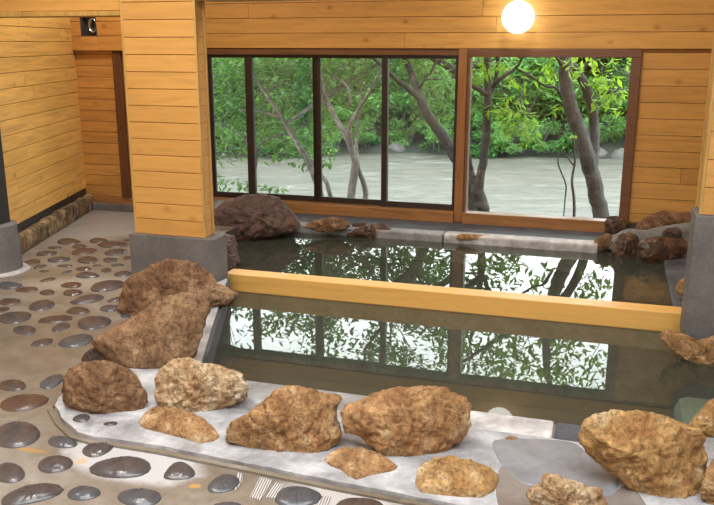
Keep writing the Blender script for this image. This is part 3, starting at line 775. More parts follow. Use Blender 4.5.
boulder('wide dark wet rock at the water, right of the heap\'s middle', [(638, 246), (643, 239), (658, 236.5), (682, 239), (690, 244), (684, 254), (669, 262), (651.5, 263), (639.5, 256)], M['rock_wet'], WATER, .7, 61, .13, nphi=64, nlat=32)
boulder('small black stone on top of the wide dark wet rock', [(661, 233), (667, 228), (678, 227), (683, 233), (678, 240), (667, 240)], M['rock_dark'], -.045, .8, 63, .12, push=-.16, nphi=40, nlat=20)
flat_rock('ochre rock under the water of the far pool beside the rail', [(623, 292), (632, 285), (645, 281), (658, 280), (668, 284), (670, 293), (664, 299), (640, 299), (626, 297)], M['rock_gold'], -.30, .10, 65, .4, name='boulder')
boulder('small tan rock beside the tall concrete base behind the rail', [(676, 287), (680, 280), (688, 276), (694, 282), (692, 291), (682, 294), (677, 292)], M['rock_gold'], -.05, .7, 67, .12, nphi=40, nlat=20)
boulder('flat-topped tan rock in the water at the foot of the right pillar', [(660, 334), (665, 329), (678, 330), (684, 338), (695.5, 341), (708, 338), (720, 333), (738, 335), (744, 352), (730, 364), (699, 363), (678, 354), (663.5, 343)], M['rock_tan'], WATER, .75, 71, .12)
flat_rock('brown rock under the water below the right pillar', [(660, 380), (668, 371), (682, 369), (696, 374), (698, 384), (688, 391), (670, 390)], M['rock_brown'], -.42, .14, 73, .4, name='boulder')
flat_rock('faint grey rock under the water left of the right pillar foot', [(643, 352), (652, 347), (664, 348), (668, 354), (660, 359), (648, 358)], M['rock_pink'], -.40, .08, 75, .4, name='boulder', smooth_n=40)

# puddle on the rim
def flat_patch(name, pts, z, mat, label, cat, kind=None):
    v = [G(x, y, z) for x, y in pts]; c = sum(v, Vector())/len(v)
    k = len(v)
    vs = [(p-c) for p in v]+[(p-c)*1.03-Vector((0, 0, .0035)) for p in v]
    t = tessellate_polygon([vs[:k]])
    o = mesh_obj(name, vs, [tuple(x) for x in t]+[(i, (i+1) % k, k+(i+1) % k, k+i) for i in range(k)], mat, c, smooth=False)
    return tag(o, label, cat, None, kind)
def smooth_poly(pts, n=2):
    for _ in range(n):
        q = []
        for i in range(len(pts)):
            a, b_ = pts[i], pts[(i+1) % len(pts)]
            q += [(a[0]*.75+b_[0]*.25, a[1]*.75+b_[1]*.25), (a[0]*.25+b_[0]*.75, a[1]*.25+b_[1]*.75)]
        pts = q
    return pts
m, nt, out = new_mat('puddle'); v = coords(nt); n_ = noi(nt, v, 9, 4, .5, 1.0)
principled(nt, out, ramp(nt, n_, [(.3, (.165, .168, .178)), (.7, (.25, .252, .265))]), .16, bump(nt, n_, .03, .01), .5); M['puddle'] = m
m, nt, out = new_mat('wet_patch'); v = coords(nt); n_ = noi(nt, v, 6, 4, .5, 1.0)
principled(nt, out, ramp(nt, n_, [(.3, (.15, .12, .10)), (.7, (.22, .19, .17))]), .25, None, .5); M['wet_patch'] = m
flat_patch('wet_patch', smooth_poly([(500, 462), (512, 474), (530, 483), (560, 478), (612, 494), (628, 482), (645, 502), (655, 530), (515, 530), (495, 500)]), RIM+.002, M['wet_patch'], 'brownish wet patch on the rim around the pale honey-coloured rock', 'wet patch', 'stuff')
flat_patch('puddle', smooth_poly([(492, 441), (505, 438.5), (535, 438.5), (572, 441), (583, 449), (598, 464), (616, 476), (617, 489), (606, 496), (580, 490), (552, 480), (530, 486), (512, 475), (500, 460)]), RIM+.005, M['puddle'], 'smooth grey puddle on the rim between the boulders', 'puddle', 'stuff')

# ------------------------------------------------------------------ stones set in the floor: (cx, cy, w, h, angle, material, label)
g_, br, bl, rd = 'peb_grey', 'peb_brown', 'peb_blue', 'peb_red'
PEB = [
 (67.8, 241.4, 24, 7, 0, br, 'brown oval floor stone farthest left in the last row'),
 (55, 247.7, 15, 3.2, 0, br, 'thin sliver of floor stone beside the middle of the rough stone kerb'),
 (47, 253.3, 24, 5, 4, br, 'long narrow brown floor stone just below the thin sliver by the stone kerb'),
 (58.9, 259.6, 24, 6, 4, g_, 'long flat floor stone in the middle between stone kerb end and pillar, third row'),
 (31.5, 262.6, 20, 7, 10, br, 'brown tilted floor stone right beside the round concrete footing'),
 (39.8, 266.6, 15, 3.5, 10, br, 'thin brown floor stone just right of the mortar ring'),
 (65.4, 265.8, 16, 3.3, 0, g_, 'thin grey floor stone below the long flat third-row stone'),
 (44.6, 271.4, 11, 2.4, 0, br, 'tiny flat floor stone right of the round footing\'s mortar ring'),
 (66.6, 272.3, 12, 3, 15, g_, 'tiny tilted grey floor stone on the pale cement smear'),
 (98, 240.5, 19, 5.6, 0, br, 'dark brown floor stone in the last row, left of its longest stone'),
 (80, 246.4, 15.5, 4.7, 3, br, 'small brown floor stone between the last-row stones'),
 (112.2, 244.4, 32, 7, 0, br, 'longest shiny floor stone in the last row beside the pillar base'),
 (83.7, 251.3, 27, 7, 5, rd, 'reddish brown shiny floor stone in the second row from the back'),
 (116.4, 252.3, 23, 7, 5, g_, 'glossy floor stone reflecting white light in front of the longest back stone'),
 (88.4, 259.8, 22, 8, 2, br, 'blunt brown floor stone with white gleam below the reddish stone'),
 (110.4, 260, 15.5, 5.7, 0, g_, 'dark shiny floor stone left of the pillar base, third row'),
 (127.7, 258, 9, 4.5, 0, g_, 'small black floor stone tucked against the pillar base'),
 (118, 265, 14, 3.3, 2, g_, 'thin gleaming floor stone left of the pillar base foot'),
 (97, 265.4, 10, 2.2, 0, br, 'tiny sliver of floor stone below the blunt brown stone'),
 (84.3, 268.7, 17, 4.2, 2, br, 'narrow brown floor stone above the dark pointed oval stone'),
 (106.9, 270.2, 11, 5, 0, br, 'little round brown floor stone with a bright tip'),
 (123.5, 273.5, 18, 6.5, 4, g_, 'pale shiny floor stone at the lower left corner of the pillar base'),
 (87.2, 275, 24, 7, 0, g_, 'black pointed oval floor stone below the narrow brown stone'),
 (127, 240.4, 6, 2.2, 0, br, 'tiniest floor stone behind the pillar base corner'),
 (9, 285.5, 28, 8, 0, bl, 'bluish flat floor stone just in front of the round concrete footing'),
 (28, 289.6, 23, 6, 3, rd, 'reddish floor stone right of the bluish flat stone'),
 (47.6, 292.4, 15.5, 6.5, 3, br, 'small roundish brown floor stone right of the reddish stone'),
 (49, 279.5, 18, 3.5, 10, br, 'faint half-buried brown floor stone on the pale smear in front of the footing'),
 (9, 301.5, 22, 8, 4, br, 'brown floor stone at the left edge above the big left-edge oval'),
 (41.6, 305, 27, 11.5, 8, g_, 'dark egg-shaped floor stone in the middle of the left floor'),
 (2, 309.8, 15, 5.5, 12, br, 'small floor stone cut by the left edge'),
 (14.3, 317.5, 34, 13.5, 6, g_, 'big oval floor stone at the left edge, under the small cut one'),
 (56.5, 319, 37, 8, 6, br, 'long cigar-shaped floor stone with a gleaming right tip'),
 (60.6, 327, 20, 8, 16, g_, 'tilted grey floor stone under the cigar-shaped stone'),
 (25, 330, 24, 10, 0, g_, 'grey oval floor stone below the big left-edge oval'),
 (72, 285, 22, 6.5, 3, rd, 'brown flat floor stone below the faint pale smear'),
 (72.5, 292.6, 21, 7, 3, br, 'light brown floor stone below the brown flat one'),
 (107, 285.5, 36, 12, 8, g_, 'broad mottled shiny floor stone left of the rugged boulder'),
 (88, 299, 36, 9, 10, g_, 'long dark slanting floor stone below the broad mottled one'),
 (116.5, 299.5, 19, 5, 10, g_, 'thin grey floor stone touching the rugged boulder\'s left side'),
 (77.8, 310.4, 25, 8, 0, br, 'brown arched floor stone below the long dark slanting one'),
 (110, 308.3, 22, 7.5, 3, bl, 'bluish grey floor stone left of the rim\'s cement line'),
 (93, 322.5, 34, 15, 8, g_, 'large plump floor stone beside the left end of the long boulder'),
 (126, 315.8, 11, 5.5, 0, bl, 'dark floor stone in the gap between the rugged and the long boulder'),
 (42.8, 342.3, 24, 7.5, 10, g_, 'bent grey floor stone above the bare cement'),
 (76.6, 340.5, 37, 13, 10, bl, 'large bluish wedge-shaped floor stone left of the long boulder'),
 (12.5, 385, 30, 12.5, 0, br, 'brown flat floor stone at the left edge below the bare cement'),
 (51.7, 381.5, 26, 13, 25, bl, 'dark slanting floor stone left of the squarish corner boulder'),
 (23, 402, 50, 18, 8, rd, 'large reddish brown floor stone at the left edge'),
 (16, 433.7, 48, 28, 5, g_, 'very large oval floor stone at the left edge'),
 (61.5, 441.7, 29, 13.5, -6, bl, 'blue-grey bean-shaped floor stone left of the rim corner'),
 (54.4, 463.7, 35.5, 19, 5, g_, 'round-ended grey floor stone under the blue-grey bean'),
 (9, 472, 31, 23, 0, g_, 'grey floor stone cut by the left edge near the bottom'),
 (97, 449, 32, 16, 15, g_, 'slanting notched grey floor stone just outside the rim corner'),
 (32, 493.5, 66, 20, 12, g_, 'long slanting slate floor stone at the bottom left corner'),
 (83, 492.5, 34, 16, 6, bl, 'teardrop-shaped dark floor stone right of the long bottom-left slate stone'),
 (122.5, 466.7, 62, 24, 2, g_, 'biggest floor stone, ringed by white cement'),
 (179.3, 471, 37, 19, 0, g_, 'trapezoid grey floor stone right of the white-ringed stone'),
 (140, 497, 44, 21, 0, bl, 'dark dome-shaped floor stone at the bottom edge below the white-ringed one'),
 (224, 483, 34, 19, 15, bl, 'dark kidney-shaped floor stone left of the striped white pieces'),
 (296.6, 496, 49, 23, 0, bl, 'large dark floor stone right of the striped white pieces'),
 (358, 504, 49, 15, 0, br, 'brown floor stone cut by the bottom edge, left of the mossy golden stone'),
 (228, 506, 30, 10, 0, bl, 'dark floor stone cut by the bottom edge below the kidney-shaped one'),
]
def pebble(cx, cy, w, h, ang, mat, label, z0=0.0, seed=0, shape=None):
    rng = random.Random(seed*13+5)
    g = G(cx, cy, z0); dist = g.length
    wm = w/F*dist; dep = (G(cx, cy-h/2, z0)-G(cx, cy+h/2, z0)).length
    H = max(.006, min(.022, .125*min(wm, dep)))
    lift = H*.62*F/dist*.95
    hh = max(h-lift*.8, h*.45); cyy = cy+(h-hh)/2
    a = -math.radians(ang); pts = []
    k1, k2, p1, p2 = rng.uniform(.03, .10), rng.uniform(.02, .06), rng.uniform(0, 6.3), rng.uniform(0, 6.3)
    for i in range(40):
        t = 2*PI*i/40; r_ = 1+k1*math.cos(2*t+p1)*.5+k2*math.cos(3*t+p2)+k1*.7*math.cos(t+p2)
        x = math.cos(t)*w/2*r_; y = math.sin(t)*hh/2*r_
        pts.append((cx+x*math.cos(a)-y*math.sin(a)*1.0, cyy+x*math.sin(a)+y*math.cos(a)))
    if shape: pts = shape
    return flat_rock(label, pts, M[mat], z0, H, seed+100, .16, 'floor_stone', 'stone', rings=8, smooth_n=40)
for i, (cx, cy, w, h, ang, mt, lab) in enumerate(PEB):
    shp = None
    if 'trapezoid' in lab: shp = smooth_poly([(161, 478), (172, 463), (185, 462), (198, 473), (190, 479.5), (170, 480.5)], 2)
    pebble(cx, cy, w, h, ang, mt, lab, 0.0, i, shp)['group'] = 'stones set in the floor'
pebble(82, 418, 18, 9, 6, g_, 'small dark stone set in the rim below the squarish corner boulder', RIM, 90)['group'] = 'stones set in the floor'
pebble(111, 423.5, 15, 5, 3, br, 'smaller thin brown stone set in the rim near the flat rough tan stone', RIM, 91)['group'] = 'stones set in the floor'

# thin striped pieces on the floor, pale and brown bands in the colour
for (pts, lab) in (([(237, 472), (243, 474), (242, 482), (236, 490), (234, 488)], 'narrow striped white tile beside the dark kidney-shaped stone'),
                   ([(260, 477), (272, 480), (261, 500), (250, 497)], 'whitest striped tile between two dark floor stones'),
                   ([(276, 482), (283, 484), (275, 498), (266, 497)], 'striped white tile left of the large dark floor stone'),
                   ([(321, 495), (331, 497), (327, 507), (316, 507)], 'greyish striped tile right of the large dark floor stone')):
    v = [G(x, y, .003) for x, y in pts]; c = sum(v, Vector())/len(v); ang = math.atan2((v[-1]-v[0]).y, (v[-1]-v[0]).x)
    R = Matrix.Rotation(-ang+PI/2, 3, 'Z'); k = len(v)
    vs = [R @ (p-c) for p in v]; vs += [q-Vector((0, 0, .006)) for q in vs]
    o = mesh_obj('striped_piece', vs, [tuple(range(k))]+[(i, (i+1) % k, k+(i+1) % k, k+i) for i in range(k)], M['piece'], c, ang-PI/2)
    tag(o, lab, 'piece')

# ------------------------------------------------------------------ outdoors: ground, river, bank
def grid(name, x0, x1, y0, y1, nx, ny, hf, mat):
    vs = [(x0+(x1-x0)*i/nx, y0+(y1-y0)*j/ny, 0) for j in range(ny+1) for i in range(nx+1)]
    vs = [(x, y, hf(x, y)) for x, y, _ in vs]
    fs = [(j*(nx+1)+i, j*(nx+1)+i+1, (j+1)*(nx+1)+i+1, (j+1)*(nx+1)+i) for j in range(ny) for i in range(nx)]
    return mesh_obj(name, vs, fs, mat, smooth=True)
def interp(y, pts):
    for (a, za), (b_, zb) in zip(pts, pts[1:]):
        if y <= b_: return za+(zb-za)*max(0, (y-a)/(b_-a))
    return pts[-1][1]
RIV = -1.6
def near_h(x, y):
    d = (x-WX)*NX+(y-WY)*NY
    return interp(d, [(0, -.7), (2.2, -1.0), (4.2, -1.9)])+noise.noise(Vector((x, y, 0))*.8)*.12
ng = MB()
vs = []; fs = []
nx, ny = 40, 14
for j in range(ny+1):
    for i in range(nx+1):
        s_, n_ = -12+26*i/nx, .14+4.2*j/ny; p = L(s_, n_); vs.append((p.x, p.y, near_h(p.x, p.y)))
fs = [(j*(nx+1)+i, j*(nx+1)+i+1, (j+1)*(nx+1)+i+1, (j+1)*(nx+1)+i) for j in range(ny) for i in range(nx)]
tag(mesh_obj('near_bank', vs, fs, M['earth'], smooth=True), kind='structure')
o = mesh_obj('river', [(-40, 9, RIV), (50, 5, RIV), (50, 30, RIV), (-40, 30, RIV)], [(0, 1, 2, 3)], M['river'])
for p in o.data.polygons:
    if p.normal.z < 0: p.flip()
tag(o, 'wide muddy grey-green river flowing past outside the windows', 'river', kind='stuff')
def edge(x): return 23.4+.55*math.sin(x*.55+1)+.35*math.sin(x*1.3)
def far_h(x, y):
    d = y-edge(x)
    return interp(d, [(-1.5, -2.1), (0, -1.62), (.8, -1.35), (2.2, -.6), (4.5, .6), (8, 1.9), (14, 2.4)])+noise.fractal(Vector((x*.5, y*.5, 0)), 1, 2, 3)*.22
tag(grid('far_bank', -26, 36, 21.5, 40, 60, 26, far_h, M['earth']), kind='structure')

def leaf_cloud(clusters, size, rng, shell=.35, droop=.5, aspect=.42):
    """clusters: (centre, (rx, ry, rz), count); returns one MB of folded leaves"""
    b = MB()
    for c, r, cnt in clusters:
        c = Vector(c)
        for _ in range(cnt):
            while True:
                q = Vector((rng.uniform(-1, 1), rng.uniform(-1, 1), rng.uniform(-1, 1)))
                if shell < q.length <= 1: break
            p = c+Vector((q.x*r[0], q.y*r[1], q.z*r[2]))
            l = size*rng.uniform(.65, 1.3)
            az = rng.uniform(0, 2*PI); el = rng.uniform(-droop-.5, .55-droop*.4)
            d = Vector((math.cos(az)*math.cos(el), math.sin(az)*math.cos(el), math.sin(el)))
            up = Vector((rng.uniform(-.5, .5), rng.uniform(-.5, .5), 1)); w = d.cross(up).normalized()*l*aspect*.5
            nn = d.cross(w).normalized()*l*.06
            m_ = p+d*l*.45
            b.add([p, m_+w+nn, p+d*l, m_-w+nn], [(0, 1, 2), (0, 2, 3)])
    return b

# far bank bushes
rng = random.Random(11)
proto = []
for i, (mt, cnt) in enumerate((('leaf_fresh', 2400), ('leaf_bank', 2600), ('leaf_bank', 2800), ('leaf_deep', 2800))):
    cl = []
    for k in range(11):
        a = rng.uniform(0, 2*PI); r_ = rng.uniform(.15, .75); z = rng.uniform(.25, 1.35)
        rr = rng.uniform(.28, .52)
        cl.append(((math.cos(a)*r_, math.sin(a)*r_*.8, z), (rr, rr, rr*.62), cnt//11))
    b = leaf_cloud(cl, .20 if i else .15, rng, .45, .35, .26)
    me = bpy.data.meshes.new('bush_foliage'); me.from_pydata([tuple(v) for v in b.v], [], b.f); me.materials.append(M[mt]); 
    st = MB()
    for k in range(5):
        a = k*1.26; st.tube([(0, 0, -.5), (math.cos(a)*.2, math.sin(a)*.2, .5), (math.cos(a)*.5, math.sin(a)*.45, 1.2)], [.05, .035, .015], 6)
    ms = bpy.data.meshes.new('bush_stem'); ms.from_pydata([tuple(v) for v in st.v], [], st.f); ms.materials.append(M['bark_dark'])
    proto.append((me, ms))
rows = [('low leafy bush', 'far bank row nearest the river', 'bushes at the river\'s far edge', .35, .95, .72, (0, 0, 1)),
        ('mid-sized leafy bush', 'second row on the far bank', 'bushes on the far slope', 1.7, 1.2, 1.2, (1, 2, 0, 1)),
        ('tall leafy bush', 'third row on the far bank', 'tall bushes up the far slope', 3.9, 1.7, 1.7, (2, 3, 1, 2)),
        ('dark thicket bush', 'topmost row on the far bank', 'dark thicket at the top of the far bank', 6.2, 2.1, 1.75, (3, 3, 2))]
words = ['first', 'second', 'third', 'fourth', 'fifth', 'sixth', 'seventh', 'eighth', 'ninth', 'tenth', 'eleventh', 'twelfth', 'thirteenth', 'fourteenth', 'fifteenth', 'sixteenth', 'seventeenth', 'eighteenth', 'nineteenth', 'twentieth']
for kind, rown, grp, dy, step, sc_, kinds in rows:
    n_ = int(18.5/step); 
    for k in range(min(n_, 20)):
        x = -7.2+step*k+rng.uniform(-.25, .25); y = edge(x)+dy+rng.uniform(-.3, .3)
        if dy < 1 and x > 6.4: y += .9               # the rocks lie in front there

        e = world_empty('bush', (x, y, far_h(x, y)-.12)); s_ = sc_*rng.uniform(.85, 1.2)
        e.scale = (s_*rng.uniform(.95, 1.2), s_, s_*rng.uniform(.8, 1.08)); e.rotation_euler = (0, 0, rng.uniform(0, 6.3))
        tag(e, f'{kind}, {words[k]} from left in the {rown}', 'bush', grp)
        me, ms = proto[kinds[k % len(kinds)]]
        f_ = link(bpy.data.objects.new('foliage', me)); f_.parent = e
        t_ = link(bpy.data.objects.new('stem', ms)); t_.parent = e
# rocks on the far shore
for (x, lab) in ((6.75, 'first grey rock right of the big leaning trunk on the far shore'), (7.5, 'second grey rock right of the big leaning trunk on the far shore'), (8.2, 'third grey rock right of the big leaning trunk on the far shore'), (1.15, 'small rock on the far shore seen through the rightmost sliding pane')):
    p = Vector((x, edge(x)+.2, RIV)); vs, fs = [], []
    for i in range(11):
        for k in range(16):
            th, ph = PI*i/10, 2*PI*k/16; q = Vector((math.sin(th)*math.cos(ph)*.42, math.sin(th)*math.sin(ph)*.35, math.cos(th)*.27))
            vs.append(q*(1+crag(q*2, x, .25)))
    fs = [(i*16+k, (i+1)*16+k, (i+1)*16+(k+1) % 16, i*16+(k+1) % 16) for i in range(10) for k in range(16)]
    tag(mesh_obj('shore_rock', vs, fs, M['gravel'], p, smooth=True), lab, 'rock')

# near trees
def tree(label, name, base_px, Y, limbs, bark, leaf, leaves, size, extra=(), seed=1, droop=.5, aspect=.42):
    """limbs: [(px, py, dY, radius_m) ...] chains surveyed through the glass; leaves: (px, py, dY, rx, rz, count); extra: (x, y, z, rx, ry, rz, count)"""
    rg = random.Random(seed)
    g = AT(base_px[0], base_px[1], Y); base = Vector((g.x, Y, near_h(g.x, Y)-.05))
    e = world_empty(name, base); tag(e, label, 'tree')
    b = MB(); spine = []
    for ch in limbs:
        pts = [AT(px, py, Y+dy) for px, py, dy, _ in ch]; rad = [r_ for *_, r_ in ch]
        if ch[0][1] >= base_px[1]-1:
            p0 = base-Vector((0, 0, .1)); pts = [p0]+pts; rad = [rad[0]*1.25]+rad
        # smooth the chain
        P2, R2 = [], []
        for i in range(len(pts)-1):
            a, c_ = pts[i], pts[i+1]; pa = pts[max(i-1, 0)]; pc = pts[min(i+2, len(pts)-1)]
            for t in (0, .25, .5, .75):
                q = .5*((2*a)+(c_-pa)*t+(2*pa-5*a+4*c_-pc)*t*t+(3*a-pa-3*c_+pc)*t**3)
                rr = rad[i]*(1-t)+rad[i+1]*t
                q += Vector((rg.uniform(-1, 1), rg.uniform(-1, 1), 0))*rr*.12
                P2.append(q); R2.append(rr)
        P2.append(pts[-1]); R2.append(rad[-1])
        b.tube(P2, R2, 9); spine += list(zip(P2, R2))
    cl = [(AT(px, py, Y+dy), (rx, rx, rz), n_) for px, py, dy, rx, rz, n_ in leaves]
    for x, y, z, rx, ry, rz, n_ in extra:                          # crown above the window head: twigs and sprays
        c0 = Vector((x, y, z))
        for k in range(max(1, n_//22)):
            q = Vector((rg.uniform(-1, 1)*rx, rg.uniform(-1, 1)*ry, rg.uniform(-1, 1)*rz))+c0
            cl.append((q, (.24, .24, .13), 22))
            if k % max(5, n_//22//11) == 0:
                p0, r0 = min(spine, key=lambda t: (t[0]-q).length+max(0, t[0].z-q.z)*2)
                mid_ = (p0+q)/2+Vector((rg.uniform(-.15, .15), rg.uniform(-.1, .1), rg.uniform(-.02, .12)))
                r0 = min(r0*.6, .02); b.tube([p0, mid_, q], [r0, r0*.7, .004], 6)
    part(b, 'trunk', bark, e, smooth=True)
    part(leaf_cloud(cl, size, rg, 0, droop, aspect), 'foliage', leaf, e)
    return e
W_ = lambda px, py, Y: AT(px, py, Y)
# leftmost maple, dense, with a slanting stem
tree('leafy maple with a thin stem slanting up left, seen through the two left panes', 'maple_tree', (322, 205), 10.6,
     [[(322, 205, 0, .045), (309, 165, 0, .04), (290, 132, .1, .034), (270, 100, .1, .028), (251, 70, .2, .022), (238, 40, .3, .016), (215, 10, .3, .01)],
      [(254, 206, .4, .04), (255, 165, .4, .035), (258, 148, .4, .025), (270, 138, .3, .016), (288, 134, .3, .010)],
      [(254, 160, .4, .025), (246, 140, .4, .02), (232, 130, .5, .016), (214, 118, .5, .012)],
      [(281, 118, .1, .02), (262, 112, 0, .014), (240, 110, -.1, .01)]],
     M['bark_grey'], M['leaf_maple'],
     [(px, py, dy, .42, .26, 95) for px, py, dy in ((212, 70, .5), (228, 66, .8), (246, 64, .4), (262, 72, .6), (282, 66, .7), (300, 68, .5), (216, 92, .6), (236, 88, .3), (256, 90, .9), (276, 86, .5), (296, 90, .7), (310, 84, .6),
      (210, 112, .5), (228, 112, .8), (244, 108, .4), (266, 112, .7), (286, 108, .6), (304, 112, .5), (222, 130, .3), (240, 128, .8), (262, 128, .5), (280, 130, .8), (300, 132, .6), (216, 142, .6), (236, 144, .5), (270, 143, .7), (296, 148, .5), (310, 150, .4), (306, 66, .3), (322, 72, .7), (330, 90, .8))]
     + [(222, 185, .2, .25, .14, 40), (212, 178, .2, .2, .14, 34), (252, 186, .2, .2, .08, 24), (270, 190, .1, .2, .06, 20)],
     .115, [(-1.9, 10.9, 1.55, 1.7, .9, .5, 4800), (-1.8, 11.2, 2.8, 1.7, .9, .55, 700), (.2, 11.5, 1.45, 1.0, .8, .45, 2900)], 3)
# many-stemmed grey tree in the third pane
tree('pale grey many-branched tree with a forked trunk, seen through the third pane', 'forked_tree', (352, 205), 10.2,
     [[(350, 205, 0, .055), (355, 170, 0, .05), (354, 156, 0, .048), (346, 136, 0, .04), (334, 116, .1, .03), (325, 92, .2, .022), (319, 66, .2, .016), (312, 40, .3, .010)],
      [(352, 150, 0, .035), (349, 128, -.1, .028), (357, 112, -.1, .024), (368, 95, -.2, .018), (380, 72, -.3, .013), (392, 45, -.3, .009)],
      [(364, 205, .15, .036), (365, 188, .15, .036), (358, 168, .1, .03), (356, 140, .2, .024), (358, 120, .3, .017), (361, 96, .3, .012), (364, 66, .4, .007)],
      [(333, 205, .1, .03), (326, 182, .1, .028), (318, 172, .2, .024), (305, 150, .2, .015)],
      [(340, 124, .1, .022), (328, 108, .2, .016), (318, 84, .2, .011), (313, 62, .2, .007)],
      [(350, 106, -.1, .014), (350, 92, -.1, .013), (343, 82, 0, .011), (336, 78, 0, .008)],
      [(331, 82, .15, .012), (337, 72, .15, .008), (348, 64, .2, .005)]],
     M['bark_grey'], M['leaf_fresh'],
     [(330, 72, .3, .30, .2, 55), (345, 66, .5, .3, .2, 60), (362, 78, .6, .32, .2, 60), (374, 66, .5, .3, .2, 60), (324, 100, .4, .22, .16, 36), (340, 92, .8, .3, .2, 45), (372, 100, .7, .3, .2, 55), (378, 120, .6, .22, .16, 34), (322, 132, .3, .25, .2, 55), (318, 148, .2, .2, .16, 40)],
     .10, [(.4, 10.7, 1.9, 1.0, .9, .5, 900), (.3, 10.4, 2.9, 1.2, .8, .5, 1000)], 5)
# dark leaning tree in the fourth pane
tree('dark crooked tree leaning left behind the mid window post', 'leaning_tree', (476, 215), 10.0,
     [[(476, 215, 0, .085), (466, 178, 0, .08), (455, 156, 0, .075), (440, 132, 0, .068), (428, 116, 0, .06), (419, 96, 0, .052), (412, 74, .1, .045), (400, 50, .1, .036), (385, 20, .2, .026), (365, -10, .2, .014)],
      [(421, 100, 0, .04), (410, 90, -.1, .034), (396, 79, -.2, .028), (378, 62, -.3, .02), (352, 40, -.3, .012)],
      [(462, 78, .3, .05), (448, 66, .3, .045), (432, 57, .3, .04), (412, 44, .3, .03), (380, 20, .3, .018)],
      [(424, 78, .2, .018), (431, 72, .2, .014), (436, 60, .2, .01)]],
     M['bark_dark'], M['leaf_fresh'],
     [(438, 80, .5, .34, .2, 90), (450, 96, .5, .3, .2, 80), (428, 92, .6, .28, .18, 60), (442, 110, .5, .28, .16, 60), (418, 72, .6, .28, .16, 50), (400, 70, .7, .26, .16, 45), (393, 96, .7, .2, .16, 30), (417, 118, .5, .18, .1, 24)],
     .115, [(1.25, 10.6, 1.6, .8, .8, .5, 1000), (1.2, 10.3, 2.7, 1.1, .8, .6, 1100)], 7)
# forked tree at the left of the fixed window
tree('dark forked tree standing at the left side of the fixed window', 'forked_tree', (484, 218), 9.6,
     [[(483, 218, 0, .085), (482, 205, 0, .08), (478, 190, 0, .075), (481, 175, 0, .052), (485, 150, 0, .05), (487, 120, 0, .048), (488, 97, 0, .045), (487, 75, .1, .036), (486, 50, .1, .030), (482, 10, .2, .018)],
      [(488, 98, 0, .036), (495, 82, .1, .026), (498, 60, .1, .02), (500, 30, .1, .012)],
      [(493, 86, 0, .026), (504, 76, -.1, .022), (516, 68, -.1, .017), (526, 52, -.2, .012), (545, 30, -.2, .008)],
      [(487, 95, 0, .032), (480, 90, -.1, .03), (470, 85, -.1, .026), (452, 76, -.1, .016)],
      [(478, 186, 0, .05), (470, 170, .1, .045), (466, 140, .1, .036), (462, 100, .2, .024)],
      [(516, 68, -.1, .012), (530, 76, -.1, .013), (545, 86, -.1, .014), (556, 88, -.05, .016), (563, 100, .1, .018)]],
     M['bark_dark'], M['leaf_bright'],
     [(502, 106, -.1, .17, .09, 34), (512, 113, -.1, .18, .09, 34), (522, 122, -.1, .18, .12, 40), (527, 134, -.1, .14, .1, 26), (516, 100, 0, .14, .08, 22), (508, 124, -.1, .12, .08, 18), (477, 68, 0, .14, .1, 30), (474, 76, 0, .1, .08, 16), (517, 80, .1, .14, .08, 24), (532, 126, 0, .1, .1, 14), (502, 64, 0, .12, .05, 14)],
     .125, [(1.9, 9.9, 2.35, .9, .8, .5, 700), (1.8, 9.8, 1.45, .8, .6, .35, 420)], 9, .8, .36)
# the big double trunk
tree('thick leaning double trunk at the right of the fixed window', 'double_trunk_tree', (600, 222), 9.2,
     [[(601, 222, 0, .095), (598, 200, 0, .092), (592, 175, 0, .09), (585, 148, 0, .088), (577, 124, 0, .084), (570, 102, 0, .078), (566, 78, 0, .07), (564, 52, 0, .062), (566, 20, .1, .05), (574, -20, .1, .035), (590, -60, .2, .02)],
      [(592, 175, .1, .06), (595, 150, .2, .058), (594, 118, .25, .056), (588, 92, .3, .054), (577, 72, .3, .05), (562, 56, .3, .05), (542, 44, .35, .042), (510, 20, .4, .028), (470, -10, .4, .014)],
      [(578, 76, .3, .028), (584, 66, .25, .026), (596, 58, .2, .02), (618, 40, .2, .012)],
      [(566, 70, 0, .026), (560, 62, -.1, .02), (548, 46, -.1, .014)]],
     M['bark_dark'], M['leaf_bright'],
     [(600, 80, .1, .15, .09, 26), (608, 90, .1, .17, .09, 32), (603, 100, .1, .12, .07, 18), (616, 96, .1, .12, .06, 16), (610, 78, .1, .1, .05, 10), (556, 107, .2, .1, .05, 10), (618, 110, .2, .1, .05, 8)],
     .115, [(3.0, 9.5, 2.4, .75, .6, .5, 800), (2.9, 9.3, 1.6, .7, .5, .3, 120)], 13, .7, .38)
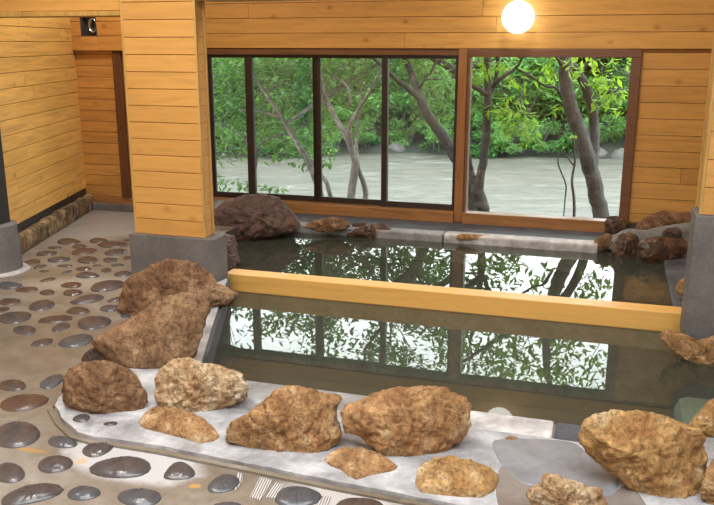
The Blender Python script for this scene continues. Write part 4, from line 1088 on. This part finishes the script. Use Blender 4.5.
# saplings
tree('thin bare sapling in front of the big double trunk', 'sapling', (574, 222), 8.9,
     [[(574, 222, 0, .017), (574, 200, 0, .016), (572, 180, 0, .014), (575, 160, 0, .013), (573, 138, 0, .010)], [(573, 165, 0, .009), (568, 158, 0, .008), (562, 150, 0, .006)]],
     M['bark_dark'], M['leaf_bright'], [(573, 136, 0, .05, .03, 6)], .06, (), 15)
tree('thin crooked dead shoot left of the bare sapling', 'sapling', (563, 222), 9.0,
     [[(563, 224, 0, .007), (565, 200, 0, .008), (566, 185, 0, .009), (561, 172, 0, .009), (558, 162, 0, .008), (561, 152, 0, .007), (566, 147, 0, .006)]],
     M['bark_dark'], M['leaf_bright'], [(566, 146, 0, .04, .02, 3)], .05, (), 16)

# ------------------------------------------------------------------ sky and daylight
w = bpy.data.worlds.new('overcast'); SC.world = w; w.use_nodes = True
bg = w.node_tree.nodes['Background']; bg.inputs[0].default_value = (.93, .98, 1.0, 1); bg.inputs[1].default_value = 8.5
def portal(name, s, n, z, sx_, sz, face):
    l = bpy.data.lights.new(name, 'AREA'); l.shape = 'RECTANGLE'; l.size = sx_; l.size_y = sz; l.cycles.is_portal = True
    o = link(bpy.data.objects.new(name, l)); o.location = L(s, n, z)
    o.rotation_euler = ({1: PI/2, -1: -PI/2, 0: 0}[face], 0, -A)
    # an area light shines along its local -z
    return o
portal('window_portal', -.55, .13, .72, 4.1, 1.5, -1)
portal('skylight_portal', .85, -6.25, 3.25, 4.3, 2.7, 0)
portal('opening_portal', (OP[0]+OP[1])/2, -10.72, (OP[2]+OP[3])/2, OP[1]-OP[0], OP[3]-OP[2], 1)

# fill lights added out of view above the frame to brighten the walls
for s_, n_, en in ((.6, -1.5, 46), (-2.35, -1.9, 52), (-1.5, -4.2, 48), (2.6, -1.5, 20)):
    l = bpy.data.lights.new('fill_light', 'AREA'); l.shape = 'DISK'; l.size = .45; l.energy = en; l.color = (1, .95, .88)
    o = link(bpy.data.objects.new('fill_light', l)); o.location = L(s_, n_, 3.12)

SC.view_settings.view_transform = 'Standard'; SC.view_settings.look = 'None'
SC.view_settings.gamma = 1; SC.view_settings.use_curve_mapping = False; SC.view_settings.exposure = 0
cy = SC.cycles
cy.max_bounces = 8; cy.diffuse_bounces = 4; cy.glossy_bounces = 4; cy.transmission_bounces = 6; cy.transparent_max_bounces = 16
cy.caustics_reflective = False; cy.caustics_refractive = False; cy.sample_clamp_indirect = 4; cy.blur_glossy = .5
cy.use_denoising = True
